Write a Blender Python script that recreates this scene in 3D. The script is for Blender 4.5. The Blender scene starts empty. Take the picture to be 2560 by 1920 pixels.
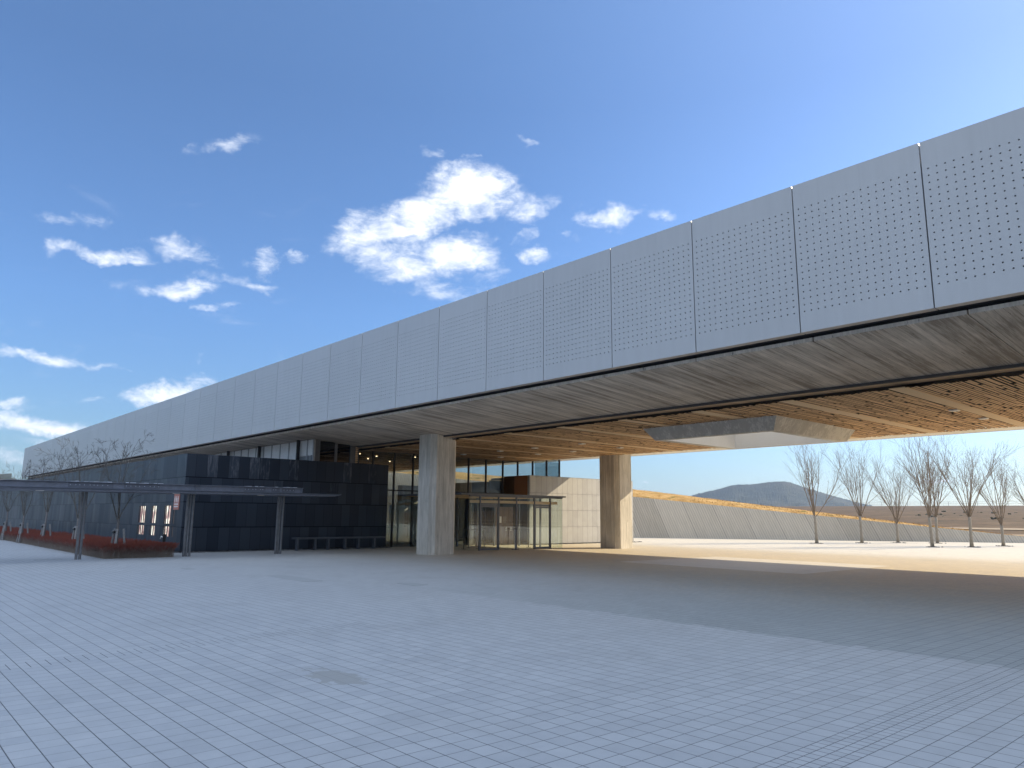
import bpy, math, random
from mathutils import Vector, Matrix, noise as mnoise
R = math.radians
sc = bpy.context.scene
col = sc.collection

# ------------------------------------------------------------------ camera
F_PX, PITCH, ROLL, YAW = 1848.61, 0.176135, 0.0084422, 0.845397
EYE = Vector((0, 0, 1.6))
cam = bpy.data.cameras.new("camera")
cam.sensor_fit = 'HORIZONTAL'; cam.sensor_width = 36.0
cam.lens = F_PX / 2560 * 36.0
cam.clip_start = 0.05; cam.clip_end = 6000
camo = bpy.data.objects.new("camera", cam); col.objects.link(camo)
fw = Vector((-math.sin(YAW) * math.cos(PITCH), math.cos(YAW) * math.cos(PITCH), math.sin(PITCH)))
rt = Vector((math.cos(YAW), math.sin(YAW), 0)); up = rt.cross(fw)
r2 = math.cos(ROLL) * rt + math.sin(ROLL) * up
u2 = -math.sin(ROLL) * rt + math.cos(ROLL) * up
camo.matrix_world = Matrix(((r2.x, u2.x, -fw.x, 0), (r2.y, u2.y, -fw.y, 0), (r2.z, u2.z, -fw.z, 1.6), (0, 0, 0, 1)))
sc.camera = camo

# ------------------------------------------------------------------ light, sky
SUN_AZ = R(23); SUN_EL = math.atan(0.566 * math.cos(SUN_AZ))
vs = sc.view_settings
vs.view_transform = 'Standard'; vs.look = 'None'; vs.gamma = 1.0; vs.use_curve_mapping = False
vs.exposure = 1.0
SKY_STRENGTH = 0.15
sun = bpy.data.lights.new("sun", 'SUN'); sun.energy = 3.9; sun.angle = R(0.5); sun.color = (1.0, 0.835, 0.58)
suno = bpy.data.objects.new("sun", sun); col.objects.link(suno)
sdir = Vector((math.sin(SUN_AZ) * math.cos(SUN_EL), math.cos(SUN_AZ) * math.cos(SUN_EL), math.sin(SUN_EL)))
suno.rotation_euler = sdir.to_track_quat('Z', 'Y').to_euler()
suno.location = (30, 40, 60)


class NT:
    """tiny node-graph helper"""
    def __init__(s, nt): s.nt = nt; s.n = nt.nodes; s.l = nt.links
    def new(s, t, **kw):
        n = s.n.new(t)
        for k, v in kw.items(): setattr(n, k, v)
        return n
    def put(s, sock, v):
        if v is None: return
        if hasattr(v, 'is_output') or isinstance(v, bpy.types.NodeSocket): s.l.new(v, sock)
        else:
            if isinstance(v, (tuple, list)) and len(v) == 3 and sock.type == 'RGBA': v = (*v, 1)
            sock.default_value = v
    def math(s, op, a, b=None, c=None, clamp=False):
        n = s.new('ShaderNodeMath', operation=op); n.use_clamp = clamp
        s.put(n.inputs[0], a); s.put(n.inputs[1], b); s.put(n.inputs[2], c)
        return n.outputs[0]
    def vmath(s, op, a, b=None, out=0):
        n = s.new('ShaderNodeVectorMath', operation=op)
        s.put(n.inputs[0], a); s.put(n.inputs[1], b)
        return n.outputs[out]
    def noise(s, vec, scale=5, detail=4, rough=0.55, dist=0.0, out=0):
        n = s.new('ShaderNodeTexNoise')
        s.put(n.inputs['Vector'], vec); s.put(n.inputs['Scale'], scale); s.put(n.inputs['Detail'], detail)
        s.put(n.inputs['Roughness'], rough); s.put(n.inputs['Distortion'], dist)
        return n.outputs[out]
    def white(s, vec):
        n = s.new('ShaderNodeTexWhiteNoise', noise_dimensions='3D'); s.put(n.inputs['Vector'], vec)
        return n.outputs['Value']
    def scale(s, vec, sc3, loc=(0, 0, 0), rot=(0, 0, 0)):
        n = s.new('ShaderNodeMapping'); s.put(n.inputs['Vector'], vec)
        n.inputs['Scale'].default_value = sc3; n.inputs['Location'].default_value = loc; n.inputs['Rotation'].default_value = rot
        return n.outputs[0]
    def ramp(s, fac, stops):
        n = s.new('ShaderNodeValToRGB'); s.put(n.inputs[0], fac)
        cr = n.color_ramp
        while len(cr.elements) < len(stops): cr.elements.new(0.5)
        for e, (p, c) in zip(cr.elements, stops):
            e.position = p; e.color = (*c, 1) if len(c) == 3 else c
        return n.outputs[0]
    def mix(s, fac, a, b, mode='MIX'):
        n = s.new('ShaderNodeMix', data_type='RGBA', blend_type=mode)
        s.put(n.inputs['Factor'], fac); s.put(n.inputs['A'], a); s.put(n.inputs['B'], b)
        return n.outputs['Result']
    def maprange(s, v, a, b, c=0.0, d=1.0, smooth=False):
        n = s.new('ShaderNodeMapRange'); n.clamp = True
        if smooth: n.interpolation_type = 'SMOOTHSTEP'
        s.put(n.inputs[0], v)
        for i, x in zip((1, 2, 3, 4), (a, b, c, d)): s.put(n.inputs[i], x)
        return n.outputs[0]
    def xyz(s, vec):
        n = s.new('ShaderNodeSeparateXYZ'); s.put(n.inputs[0], vec); return n.outputs
    def comb(s, x=0.0, y=0.0, z=0.0):
        n = s.new('ShaderNodeCombineXYZ')
        for i, v in enumerate((x, y, z)): s.put(n.inputs[i], v)
        return n.outputs[0]


world = bpy.data.worlds.new("World"); sc.world = world; world.use_nodes = True
W = NT(world.node_tree); W.n.clear()
sky = W.new('ShaderNodeTexSky'); sky.sky_type = 'NISHITA'; sky.sun_disc = False
sky.sun_elevation = SUN_EL; sky.sun_rotation = SUN_AZ
sky.altitude = 0; sky.air_density = 1.0; sky.dust_density = 0.5; sky.ozone_density = 3.0
gen = W.new('ShaderNodeTexCoord').outputs['Generated']
dx, dy, dz = W.xyz(gen)
az = W.math('ARCTAN2', dx, dy)
el = W.math('ARCSINE', dz)
ae = W.comb(az, el, 0.0)
# cloud fields: (azimuth, elevation, half-length, half-height, tilt, density)
CLOUDS = [(-0.9116, 0.4287, 0.0698, 0.0367, 0.142, 1.25), (-0.983, 0.3931, 0.0779, 0.0288, 0.438, 1.1), (-1.0526, 0.3676, 0.0545, 0.0284, 0.199, 0.95), (-0.9262, 0.3507, 0.0688, 0.0274, 0.087, 1.2), (-1.0063, 0.3289, 0.0703, 0.0256, -0.186, 0.9), (-0.9475, 0.295, 0.077, 0.0149, -0.276, 0.55), (-0.8864, 0.3183, 0.0326, 0.0185, 0.179, 0.5), (-0.8316, 0.4065, 0.0278, 0.0191, -0.159, 0.75), (-0.7984, 0.4182, 0.0264, 0.0131, 0.141, 0.45), (-0.6987, 0.3972, 0.0399, 0.0178, 0.043, 0.95), (-0.6376, 0.3961, 0.019, 0.0076, -0.071, 0.7), (-0.8069, 0.3482, 0.0209, 0.0116, -0.008, 0.8), (-0.826, 0.3664, 0.0104, 0.0159, -0.322, 0.4), (-0.7508, 0.4144, 0.0119, 0.0065, -0.03, 0.5), (-0.759, 0.373, 0.0118, 0.0048, -0.024, 0.45), (-1.2301, 0.4559, 0.0511, 0.0091, 0.251, 0.6), (-1.4133, 0.3359, 0.0366, 0.0088, 0.162, 0.5), (-1.3632, 0.3048, 0.0644, 0.0097, 0.049, 0.75), (-1.4234, 0.2981, 0.018, 0.0078, 0.188, 0.6), (-1.2743, 0.3223, 0.0467, 0.0148, -0.187, 0.85), (-1.1843, 0.3196, 0.0246, 0.0158, -0.064, 0.7), (-1.1432, 0.3287, 0.0167, 0.0089, -0.158, 0.5), (-1.2811, 0.2749, 0.0494, 0.0124, 0.087, 0.9), (-1.2396, 0.2927, 0.0338, 0.0104, -0.025, 0.65), (-1.1879, 0.2882, 0.0352, 0.0076, 0.1, 0.6), (-1.1728, 0.2815, 0.0116, 0.0054, -0.616, 0.45), (-1.2421, 0.2526, 0.0347, 0.0052, 0.069, 0.6), (-1.3509, 0.2717, 0.0182, 0.006, -0.041, 0.45), (-1.4357, 0.1787, 0.0746, 0.0099, -0.106, 0.8), (-1.3842, 0.1714, 0.0536, 0.0043, -0.054, 0.6), (-1.2928, 0.1507, 0.0503, 0.0153, 0.191, 1.15), (-1.2458, 0.1601, 0.0273, 0.0081, 0.073, 0.7), (-1.2536, 0.1901, 0.0131, 0.0069, 0.273, 0.5), (-1.3401, 0.1406, 0.0079, 0.005, 0.084, 0.4), (-1.4268, 0.0944, 0.0599, 0.0130, 0.069, 1.15), (-1.4506, 0.1133, 0.030, 0.0070, 0.003, 0.95), (-0.9629, 0.4767, 0.0249, 0.0064, -0.222, 0.45), (-0.8254, 0.4935, 0.0199, 0.0052, -0.301, 0.4), (-0.906, 0.4752, 0.0134, 0.004, 0.029, 0.35), (-1.3657, 0.128, 0.0293, 0.0032, -0.118, 0.35), (-0.6619, 0.041, 0.0096, 0.0021, -0.052, 0.75), (-0.3264, 0.0487, 0.0194, 0.0027, -0.119, 0.8), (-1.4024, 0.0749, 0.0369, 0.0048, 0.055, 0.4), (-1.4399, 0.0531, 0.045, 0.0090, 0.045, 0.75)]
# edges are frayed by warping the lookup direction
wn = W.noise(gen, 16, 6, 0.62, out=1)
wv = W.vmath('MULTIPLY', W.vmath('SUBTRACT', wn, (0.5, 0.5, 0.5)), (0.11, 0.055, 0.0))
aew = W.vmath('ADD', ae, wv)
acc = None
for (a0, e0, ra, re, tl, st) in CLOUDS:
    m = W.new('ShaderNodeMapping', vector_type='TEXTURE')
    W.l.new(aew, m.inputs['Vector'])
    m.inputs['Location'].default_value = (a0, e0, 0); m.inputs['Rotation'].default_value = (0, 0, tl)
    m.inputs['Scale'].default_value = (ra * 1.25, re * 1.25, 1)
    d2 = W.vmath('DOT_PRODUCT', m.outputs[0], m.outputs[0], out=1)
    g = W.math('MULTIPLY', W.math('SUBTRACT', 1.0, d2, clamp=True), st)
    acc = g if acc is None else W.math('MAXIMUM', acc, g)
fb = W.noise(W.scale(gen, (1, 1, 2.2)), 26, 10, 0.66, 0.35)
fb2 = W.noise(W.scale(gen, (1, 1, 1.6)), 11, 3, 0.5)
dens = W.math('ADD', acc, W.math('MULTIPLY', W.math('SUBTRACT', fb, 0.57), 1.9))
dens = W.math('ADD', dens, W.math('MULTIPLY', W.math('SUBTRACT', fb2, 0.5), 0.5))
dens = W.math('MULTIPLY', dens, W.maprange(acc, 0.0, 0.18))
wis = W.noise(W.scale(gen, (1, 1, 3.2)), 9, 9, 0.68, 0.8)
wisp = W.math('MULTIPLY', W.maprange(wis, 0.56, 0.78), W.math('MULTIPLY', W.maprange(az, -0.45, -0.8), W.maprange(el, 0.50, 0.30)))
dens = W.math('MAXIMUM', dens, W.math('MULTIPLY', wisp, 0.42))
alpha = W.math('MULTIPLY', W.maprange(dens, -0.02, 1.25, smooth=True), 0.96)
ccol = W.ramp(W.maprange(dens, 0.25, 1.2), [(0, (3.0, 3.35, 3.95)), (1, (4.9, 4.9, 4.95))])
# clear sky: tame the bright horizon band; white cloud added out of view, overhead and behind, to fill the shade
gain = W.ramp(W.maprange(el, -0.02, 0.9), [(0.0, (0.35, 0.42, 0.495)), (0.08, (0.38, 0.45, 0.525)), (0.16, (0.43, 0.50, 0.59)), (0.30, (0.50, 0.585, 0.70)), (0.6, (0.56, 0.62, 0.70)), (1.0, (0.9, 0.9, 0.9))])
clear = W.mix(1.0, sky.outputs[0], gain, 'MULTIPLY')
toward = W.maprange(az, -1.0, -0.15, smooth=True)
clear = W.mix(1.0, clear, W.ramp(toward, [(0, (0.81, 0.87, 0.92)), (1, (1.12, 1.06, 1.06))]), 'MULTIPLY')
high = W.maprange(W.noise(W.scale(gen, (1, 1, 2.2)), 3.2, 7, 0.6), 0.40, 0.62, 0.25, 0.9, smooth=True)
over = W.maprange(el, 0.78, 1.0)
behind = W.math('MULTIPLY', W.maprange(W.math('ABSOLUTE', W.math('ADD', az, 0.85)), 1.35, 1.75), W.maprange(el, 0.02, 0.2))
deck = W.math('MULTIPLY', W.math('MAXIMUM', over, behind), high)
clear = W.mix(deck, clear, (4.1, 4.5, 5.0))
skyc = W.mix(alpha, clear, ccol)
bg = W.new('ShaderNodeBackground'); W.put(bg.inputs[0], skyc); bg.inputs[1].default_value = SKY_STRENGTH
wo = W.new('ShaderNodeOutputWorld'); W.l.new(bg.outputs[0], wo.inputs[0])


# ------------------------------------------------------------------ materials
def new_mat(name):
    m = bpy.data.materials.new(name); m.use_nodes = True
    g = NT(m.node_tree); b = m.node_tree.nodes['Principled BSDF']
    g.b = b; g.obj = None
    tc = g.new('ShaderNodeTexCoord'); g.obj = tc.outputs['Object']
    geo = g.new('ShaderNodeNewGeometry'); g.pos = geo.outputs['Position']; g.nrm = geo.outputs['Normal']; g.rnd = geo.outputs['Random Per Island']
    return m, g
def bump(g, h, strength=0.3, dist=0.01):
    n = g.new('ShaderNodeBump'); n.inputs['Strength'].default_value = strength; n.inputs['Distance'].default_value = dist
    g.put(n.inputs['Height'], h); g.l.new(n.outputs[0], g.b.inputs['Normal'])
def fin(g, colr=None, rough=0.6, metal=0.0, spec=0.5):
    g.put(g.b.inputs['Base Color'], colr); g.put(g.b.inputs['Roughness'], rough)
    g.put(g.b.inputs['Metallic'], metal); g.b.inputs['Specular IOR Level'].default_value = spec
M = {}
def simple(name, c, rough=0.6, metal=0.0, var=0.12, scale=6.0, spec=0.5):
    m, g = new_mat(name)
    n = g.noise(g.pos, scale, 5, 0.6)
    lo = tuple(x * (1 - var) for x in c); hi = tuple(min(1, x * (1 + var)) for x in c)
    fin(g, g.ramp(n, [(0.3, lo), (0.7, hi)]), rough, metal, spec)
    bump(g, g.noise(g.pos, scale * 12, 3), 0.06, 0.004)
    M[name] = m
    return m
simple('dark_steel', (0.055, 0.058, 0.068), 0.45, 0.2)
simple('canopy_steel', (0.17, 0.19, 0.235), 0.5, 0.0, 0.15)
simple('canopy_plate', (0.125, 0.14, 0.175), 0.55, 0.0, 0.12)
simple('post_steel', (0.13, 0.135, 0.145), 0.5, 0.0, 0.18)
simple('frame_grey', (0.10, 0.105, 0.115), 0.45, 0.3)
simple('bench_steel', (0.075, 0.085, 0.105), 0.5, 0.1)
simple('slat_side_shade', (0.030, 0.020, 0.014), 0.85)  # near-black slat sides: shade in the ceiling gaps put into the colour
simple('channel_steel', (0.07, 0.065, 0.065), 0.75, 0.0)
simple('mullion_black', (0.018, 0.018, 0.02), 0.5, 0.1)
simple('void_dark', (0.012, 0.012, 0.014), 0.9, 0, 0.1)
simple('white_panel', (0.72, 0.73, 0.72), 0.5, 0, 0.05)
simple('white_wall', (0.80, 0.79, 0.76), 0.75, 0, 0.03, 1.0)
simple('roof_grey', (0.33, 0.33, 0.34), 0.8)
simple('interior_floor', (0.30, 0.29, 0.27), 0.35)
simple('interior_dark', (0.06, 0.055, 0.055), 0.7)
simple('lamp_white', (0.85, 0.83, 0.78), 0.4, 0, 0.03)
simple('stake_wood', (0.27, 0.265, 0.26), 0.8, 0, 0.25, 20)
simple('tie_black', (0.02, 0.02, 0.022), 0.8)
simple('sign_red', (0.52, 0.20, 0.15), 0.5, 0, 0.06)
simple('sign_white', (0.85, 0.82, 0.80), 0.5, 0, 0.03)
simple('pebble', (0.12, 0.12, 0.13), 0.85, 0, 0.5, 9)
simple('frost', (0.62, 0.66, 0.74), 0.8, 0, 0.15, 30)
simple('bark_pale', (0.29, 0.26, 0.215), 0.9, 0, 0.25, 25)
simple('bark_grey', (0.17, 0.16, 0.155), 0.9, 0, 0.3, 25)
simple('twig_brown', (0.20, 0.155, 0.115), 0.9, 0, 0.25, 8)
simple('twig_grey', (0.13, 0.125, 0.115), 0.9, 0, 0.3, 8)
simple('shrub_green', (0.05, 0.055, 0.03), 0.9, 0, 0.4, 3)
simple('lead_grey', (0.30, 0.31, 0.32), 0.5, 0.4)

# perforated aluminium cladding
m, g = new_mat('aluminium_panel')
n1 = g.noise(g.pos, 0.35, 3); n2 = g.noise(g.scale(g.pos, (6, 6, 0.5)), 1.2, 4)
f = g.math('ADD', g.math('MULTIPLY', n1, 0.5), g.math('MULTIPLY', n2, 0.5))
dr = g.noise(g.scale(g.pos, (9, 1, 0.22)), 2.0, 5, 0.7)
f = g.math('SUBTRACT', f, g.math('MULTIPLY', g.maprange(dr, 0.56, 0.75), g.maprange(g.xyz(g.pos)[2], 6.2, 8.4, 0.05, 0.30)))
oi = g.new('ShaderNodeObjectInfo').outputs['Random']
f = g.math('ADD', f, g.math('MULTIPLY', g.math('SUBTRACT', oi, 0.5), 0.16))
fin(g, g.ramp(f, [(0.3, (0.46, 0.47, 0.475)), (0.7, (0.51, 0.52, 0.525))]), 0.42, 0.15)
M['aluminium_panel'] = m
simple('panel_return', (0.40, 0.36, 0.33), 0.5, 0.0)

# board-marked concrete, boards running along one axis of the object
def concrete(name, lo, hi, stretch, streak=1.0, fine=1.0, spots=True, contrast=(0.28, 0.72), boards=False):
    m, g = new_mat(name)
    v1 = g.scale(g.pos, stretch)
    a = g.noise(v1, 2.2 * streak, 6, 0.65, 0.0 if boards else 0.3)
    b_ = g.noise(g.scale(g.pos, tuple(x * 4.2 for x in stretch)), 2.4 * streak, 5, 0.7)
    c_ = g.noise(g.pos, 0.55, 3, 0.5)
    f = g.math('ADD', g.math('ADD', g.math('MULTIPLY', a, 0.42), g.math('MULTIPLY', b_, 0.33)), g.math('MULTIPLY', c_, 0.25))
    if boards:
        bx_ = g.math('DIVIDE', g.xyz(g.pos)[0], 0.145); bi = g.math('FLOOR', bx_); bf = g.math('FRACT', bx_)
        f = g.math('ADD', f, g.math('MULTIPLY', g.math('SUBTRACT', g.white(g.comb(bi, 0.0, 2.0)), 0.5), 0.11))
        seam = g.maprange(g.math('MINIMUM', bf, g.math('SUBTRACT', 1.0, bf)), 0.0, 0.05, 0.10, 0.0)
        f = g.math('SUBTRACT', f, seam)
    cc = g.ramp(f, [(contrast[0], lo), (0.5, tuple((x + y) / 2 for x, y in zip(lo, hi))), (contrast[1], hi)])
    if spots:
        vor = g.noise(g.scale(g.pos, tuple(max(x, 0.35) for x in stretch)), 9, 2, 0.5)
        cc = g.mix(g.maprange(vor, 0.70, 0.76), cc, tuple(x * 0.45 for x in lo))
    fin(g, cc, 0.85, 0, 0.3)
    bump(g, b_, 0.35, 0.01)
    M[name] = m
concrete('soffit_concrete', (0.30, 0.25, 0.20), (0.80, 0.71, 0.60), (3.4, 0.13, 1.0), 1.0, contrast=(0.40, 0.64), boards=True)
concrete('lip_concrete', (0.58, 0.555, 0.51), (0.90, 0.86, 0.78), (1.6, 1, 0.12), 1.6, contrast=(0.36, 0.58))
concrete('column_concrete', (0.35, 0.33, 0.285), (0.74, 0.70, 0.63), (3.2, 3.2, 0.16), 1.3, contrast=(0.38, 0.60))
concrete('frame_concrete', (0.46, 0.445, 0.415), (0.70, 0.68, 0.63), (1.7, 1.7, 0.07), 1.0, contrast=(0.30, 0.50), spots=False)

# timber ceiling
def timber(name, lo, hi, axis=(9, 0.5, 3), rnd=0.5):
    m, g = new_mat(name)
    a = g.noise(g.scale(g.pos, axis), 3, 5, 0.6, 0.6)
    f = g.math('ADD', g.math('MULTIPLY', a, 1 - rnd * 0.6), g.math('MULTIPLY', g.rnd, rnd * 0.6))
    fin(g, g.ramp(f, [(0.15, lo), (0.85, hi)]), 0.65, 0, 0.3)
    M[name] = m
timber('slat_wood', (0.54, 0.32, 0.155), (0.80, 0.53, 0.29))
timber('band_wood', (0.62, 0.455, 0.28), (0.74, 0.56, 0.36), (6, 0.4, 3), 0.2)
timber('plank_wood', (0.58, 0.40, 0.235), (0.74, 0.53, 0.335), (6, 0.4, 3), 0.7)
timber('panel_wood', (0.17, 0.075, 0.03), (0.34, 0.16, 0.065), (3, 0.3, 9), 0.3)
timber('door_wood', (0.16, 0.11, 0.095), (0.26, 0.19, 0.165), (0.5, 0.3, 14), 0.3)

# black granite cladding, staggered upright slabs; along = world axis the courses run on
def granite(name, ax):
    m, g = new_mat(name)
    x, y, z = g.xyz(g.pos)
    u = (x, y)[ax]
    row = g.math('FLOOR', g.math('DIVIDE', g.math('SUBTRACT', z, -0.01), 1.03))
    off = g.math('MULTIPLY', g.math('MODULO', row, 2.0), 0.23)
    uu = g.math('DIVIDE', g.math('ADD', u, off), 0.459)
    cell = g.math('FLOOR', uu); fr = g.math('FRACT', uu)
    ed = g.math('MULTIPLY', g.math('MINIMUM', fr, g.math('SUBTRACT', 1.0, fr)), 0.459)
    fz = g.math('FRACT', g.math('DIVIDE', g.math('SUBTRACT', z, -0.01), 1.03))
    ez = g.math('MULTIPLY', g.math('MINIMUM', fz, g.math('SUBTRACT', 1.0, fz)), 1.03)
    rn = g.white(g.comb(cell, row, 3.0))
    rn2 = g.white(g.comb(cell, row, 9.0))
    gr = g.noise(g.pos, 60, 3, 0.6)
    st = g.noise(g.scale(g.pos, (2.2, 2.2, 0.5)), 3, 6, 0.7, 0.8)
    f = g.math('ADD', g.math('MULTIPLY', rn, 0.55), g.math('MULTIPLY', gr, 0.45))
    base = g.ramp(f, [(0.1, (0.011, 0.018, 0.030)), (0.9, (0.030, 0.043, 0.064))])
    # lime bloom on some of the upper slabs
    sel = g.math('MULTIPLY', g.math('GREATER_THAN', rn2, 0.72), g.maprange(z, 2.0, 4.0))
    bl = g.math('MULTIPLY', sel, g.maprange(st, 0.48, 0.72, 0.0, 0.75))
    base = g.mix(bl, base, (0.20, 0.21, 0.24))
    vj = g.maprange(ed, 0.003, 0.008, 0.85, 0.0); hj = g.maprange(ez, 0.011, 0.021, 1.0, 0.0)
    jn = g.math('MAXIMUM', vj, hj)
    jn = g.math('MULTIPLY', jn, (0.55, 0.9)[ax])
    base = g.mix(jn, base, (0.002, 0.002, 0.0025))
    rg = g.math('ADD', 0.34, g.math('MULTIPLY', g.math('ADD', rn2, st), 0.12))
    fin(g, base, rg, 0, 0.5)
    g.put(g.b.inputs['Specular IOR Level'], g.math('MULTIPLY', g.math('SUBTRACT', 1.0, jn), g.math('ADD', (0.42, 0.22)[ax], g.math('MULTIPLY', rn, 0.12))))
    tilt = g.math('ADD', g.math('MULTIPLY', jn, -1.0), g.math('MULTIPLY', st, 0.1))
    bump(g, tilt, 0.4, 0.006)
    M[name] = m
granite('granite_long', 0); granite('granite_end', 1)

# pale grey bolted cement boards
m, g = new_mat('cement_board')
x, y, z = g.xyz(g.pos)
uy = g.math('DIVIDE', g.math('SUBTRACT', y, 28.86), 0.43); uz = g.math('DIVIDE', g.math('SUBTRACT', z, 0.02), 0.957)
fy = g.math('FRACT', uy); fz = g.math('FRACT', uz)
ey = g.math('MULTIPLY', g.math('MINIMUM', fy, g.math('SUBTRACT', 1.0, fy)), 0.43)
ez = g.math('MULTIPLY', g.math('MINIMUM', fz, g.math('SUBTRACT', 1.0, fz)), 0.957)
jn = g.math('MAXIMUM', g.maprange(ey, 0.003, 0.007, 1.0, 0.0), g.maprange(ez, 0.004, 0.008, 1.0, 0.0))
bd = g.vmath('LENGTH', g.comb(g.math('SUBTRACT', ey, 0.06), g.math('SUBTRACT', ez, 0.07), 0.0), out=1)
rn = g.white(g.comb(g.math('FLOOR', uy), g.math('FLOOR', uz), 1.0))
f = g.math('ADD', g.math('MULTIPLY', rn, 0.35), g.math('MULTIPLY', g.noise(g.pos, 2.5, 6, 0.65), 0.65))
cb = g.ramp(f, [(0.25, (0.34, 0.335, 0.325)), (0.75, (0.42, 0.415, 0.40))])
cb = g.mix(jn, cb, (0.07, 0.07, 0.07)); cb = g.mix(g.maprange(bd, 0.010, 0.014, 1.0, 0.0), cb, (0.10, 0.10, 0.10))
fin(g, cb, 0.8, 0, 0.3); bump(g, g.math('MULTIPLY', jn, -1.0), 0.4, 0.006)
M['cement_board'] = m

# leaning retaining wall with raked grooves (object x runs along the wall)
m, g = new_mat('raked_concrete')
x, y, z = g.xyz(g.obj)
u = g.math('ADD', x, g.math('MULTIPLY', z, 0.40))
fu = g.math('FRACT', g.math('DIVIDE', u, 0.18))
eg = g.math('MULTIPLY', g.math('MINIMUM', fu, g.math('SUBTRACT', 1.0, fu)), 0.18)
big = g.math('FRACT', g.math('DIVIDE', u, 2.16)); ebig = g.math('MULTIPLY', g.math('MINIMUM', big, g.math('SUBTRACT', 1.0, big)), 2.16)
pan = g.white(g.comb(g.math('FLOOR', g.math('DIVIDE', u, 2.16)), 0.0, 4.0))
st = g.noise(g.scale(g.comb(u, 0.0, z), (2.5, 1, 0.35)), 2, 6, 0.65)
f = g.math('ADD', g.math('MULTIPLY', st, 0.72), g.math('MULTIPLY', pan, 0.28))
rc = g.ramp(f, [(0.3, (0.45, 0.405, 0.335)), (0.7, (0.60, 0.545, 0.455))])
rc = g.mix(g.math('MAXIMUM', g.maprange(eg, 0.008, 0.022, 0.48, 0.0), g.maprange(ebig, 0.012, 0.03, 0.75, 0.0)), rc, (0.15, 0.15, 0.15))
fin(g, rc, 0.9, 0, 0.2); bump(g, g.maprange(eg, 0.0, 0.03), 0.5, 0.03)
M['raked_concrete'] = m

# dry winter turf, embankment, hills
def turf(name, stops, sc1, green=None):
    m, g = new_mat(name)
    a = g.noise(g.pos, sc1, 8, 0.7); b_ = g.noise(g.pos, sc1 * 9, 4, 0.6)
    f = g.math('ADD', g.math('MULTIPLY', a, 0.6), g.math('MULTIPLY', b_, 0.4))
    c = g.ramp(f, stops)
    if green: c = g.mix(g.maprange(g.noise(g.pos, sc1 * 1.7, 4, 0.6), 0.60, 0.70), c, green)
    fin(g, c, 0.95, 0, 0.1); bump(g, b_, 0.8, 0.08)
    M[name] = m
turf('dry_turf', [(0.34, (0.24, 0.145, 0.05)), (0.5, (0.45, 0.28, 0.105)), (0.64, (0.62, 0.42, 0.19))], 0.6, (0.13, 0.13, 0.035))
turf('embankment_turf', [(0.32, (0.060, 0.040, 0.022)), (0.5, (0.115, 0.078, 0.046)), (0.66, (0.19, 0.13, 0.078))], 0.09, (0.05, 0.045, 0.025))
turf('forest', [(0.34, (0.012, 0.022, 0.020)), (0.5, (0.045, 0.055, 0.042)), (0.64, (0.09, 0.088, 0.066))], 0.013)
simple('lid_concrete', (0.37, 0.39, 0.40), 0.8, 0, 0.1, 20)
simple('asphalt', (0.055, 0.056, 0.06), 0.9)
simple('sand_path', (0.30, 0.225, 0.14), 0.9)

# shrubs of the hedge: red shoot tips above brown-grey stems
m, g = new_mat('hedge_twigs')
x, y, z = g.xyz(g.pos)
f = g.math('ADD', z, g.math('MULTIPLY', g.math('SUBTRACT', g.noise(g.pos, 7, 3), 0.5), 0.35))
f = g.math('ADD', f, g.math('MULTIPLY', g.math('SUBTRACT', g.rnd, 0.5), 0.16))
fin(g, g.ramp(f, [(0.10, (0.26, 0.22, 0.185)), (0.28, (0.22, 0.14, 0.115)), (0.40, (0.22, 0.070, 0.052)), (0.55, (0.25, 0.072, 0.050))]), 0.9, 0, 0.2)
M['hedge_twigs'] = m

# glass: clear pane, Fresnel reflection over a lightly tinted see-through
def glass(name, tint, boost=1.0, ior=1.5):
    m = bpy.data.materials.new(name); m.use_nodes = True
    g = NT(m.node_tree); g.n.clear()
    ge = g.new('ShaderNodeNewGeometry')
    cs = g.math('ABSOLUTE', g.vmath('DOT_PRODUCT', ge.outputs['Normal'], ge.outputs['Incoming'], out=1))
    sch = g.math('ADD', 0.05, g.math('MULTIPLY', 0.95, g.math('POWER', g.math('SUBTRACT', 1.0, cs, clamp=True), 5.0)))
    f = g.math('MULTIPLY', sch, boost, clamp=True)
    t = g.new('ShaderNodeBsdfTransparent'); t.inputs[0].default_value = (*tint, 1)
    gl = g.new('ShaderNodeBsdfGlossy'); gl.inputs['Roughness'].default_value = 0.0; gl.inputs[0].default_value = (0.95, 0.97, 1, 1)
    mx = g.new('ShaderNodeMixShader'); g.put(mx.inputs[0], f); g.l.new(t.outputs[0], mx.inputs[1]); g.l.new(gl.outputs[0], mx.inputs[2])
    o = g.new('ShaderNodeOutputMaterial'); g.l.new(mx.outputs[0], o.inputs[0])
    M[name] = m
glass('glass_clear', (0.93, 0.96, 0.945), 1.0)
glass('glass_wall', (0.72, 0.77, 0.78), 1.9)
glass('glass_dark', (0.18, 0.19, 0.22), 2.2)

def emit(name, c, s):
    m = bpy.data.materials.new(name); m.use_nodes = True
    b = m.node_tree.nodes['Principled BSDF']; b.inputs['Base Color'].default_value = (*c, 1)
    b.inputs['Emission Color'].default_value = (*c, 1); b.inputs['Emission Strength'].default_value = s
    M[name] = m
emit('lamp_glow', (1.0, 0.74, 0.42), 2.2)
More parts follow.
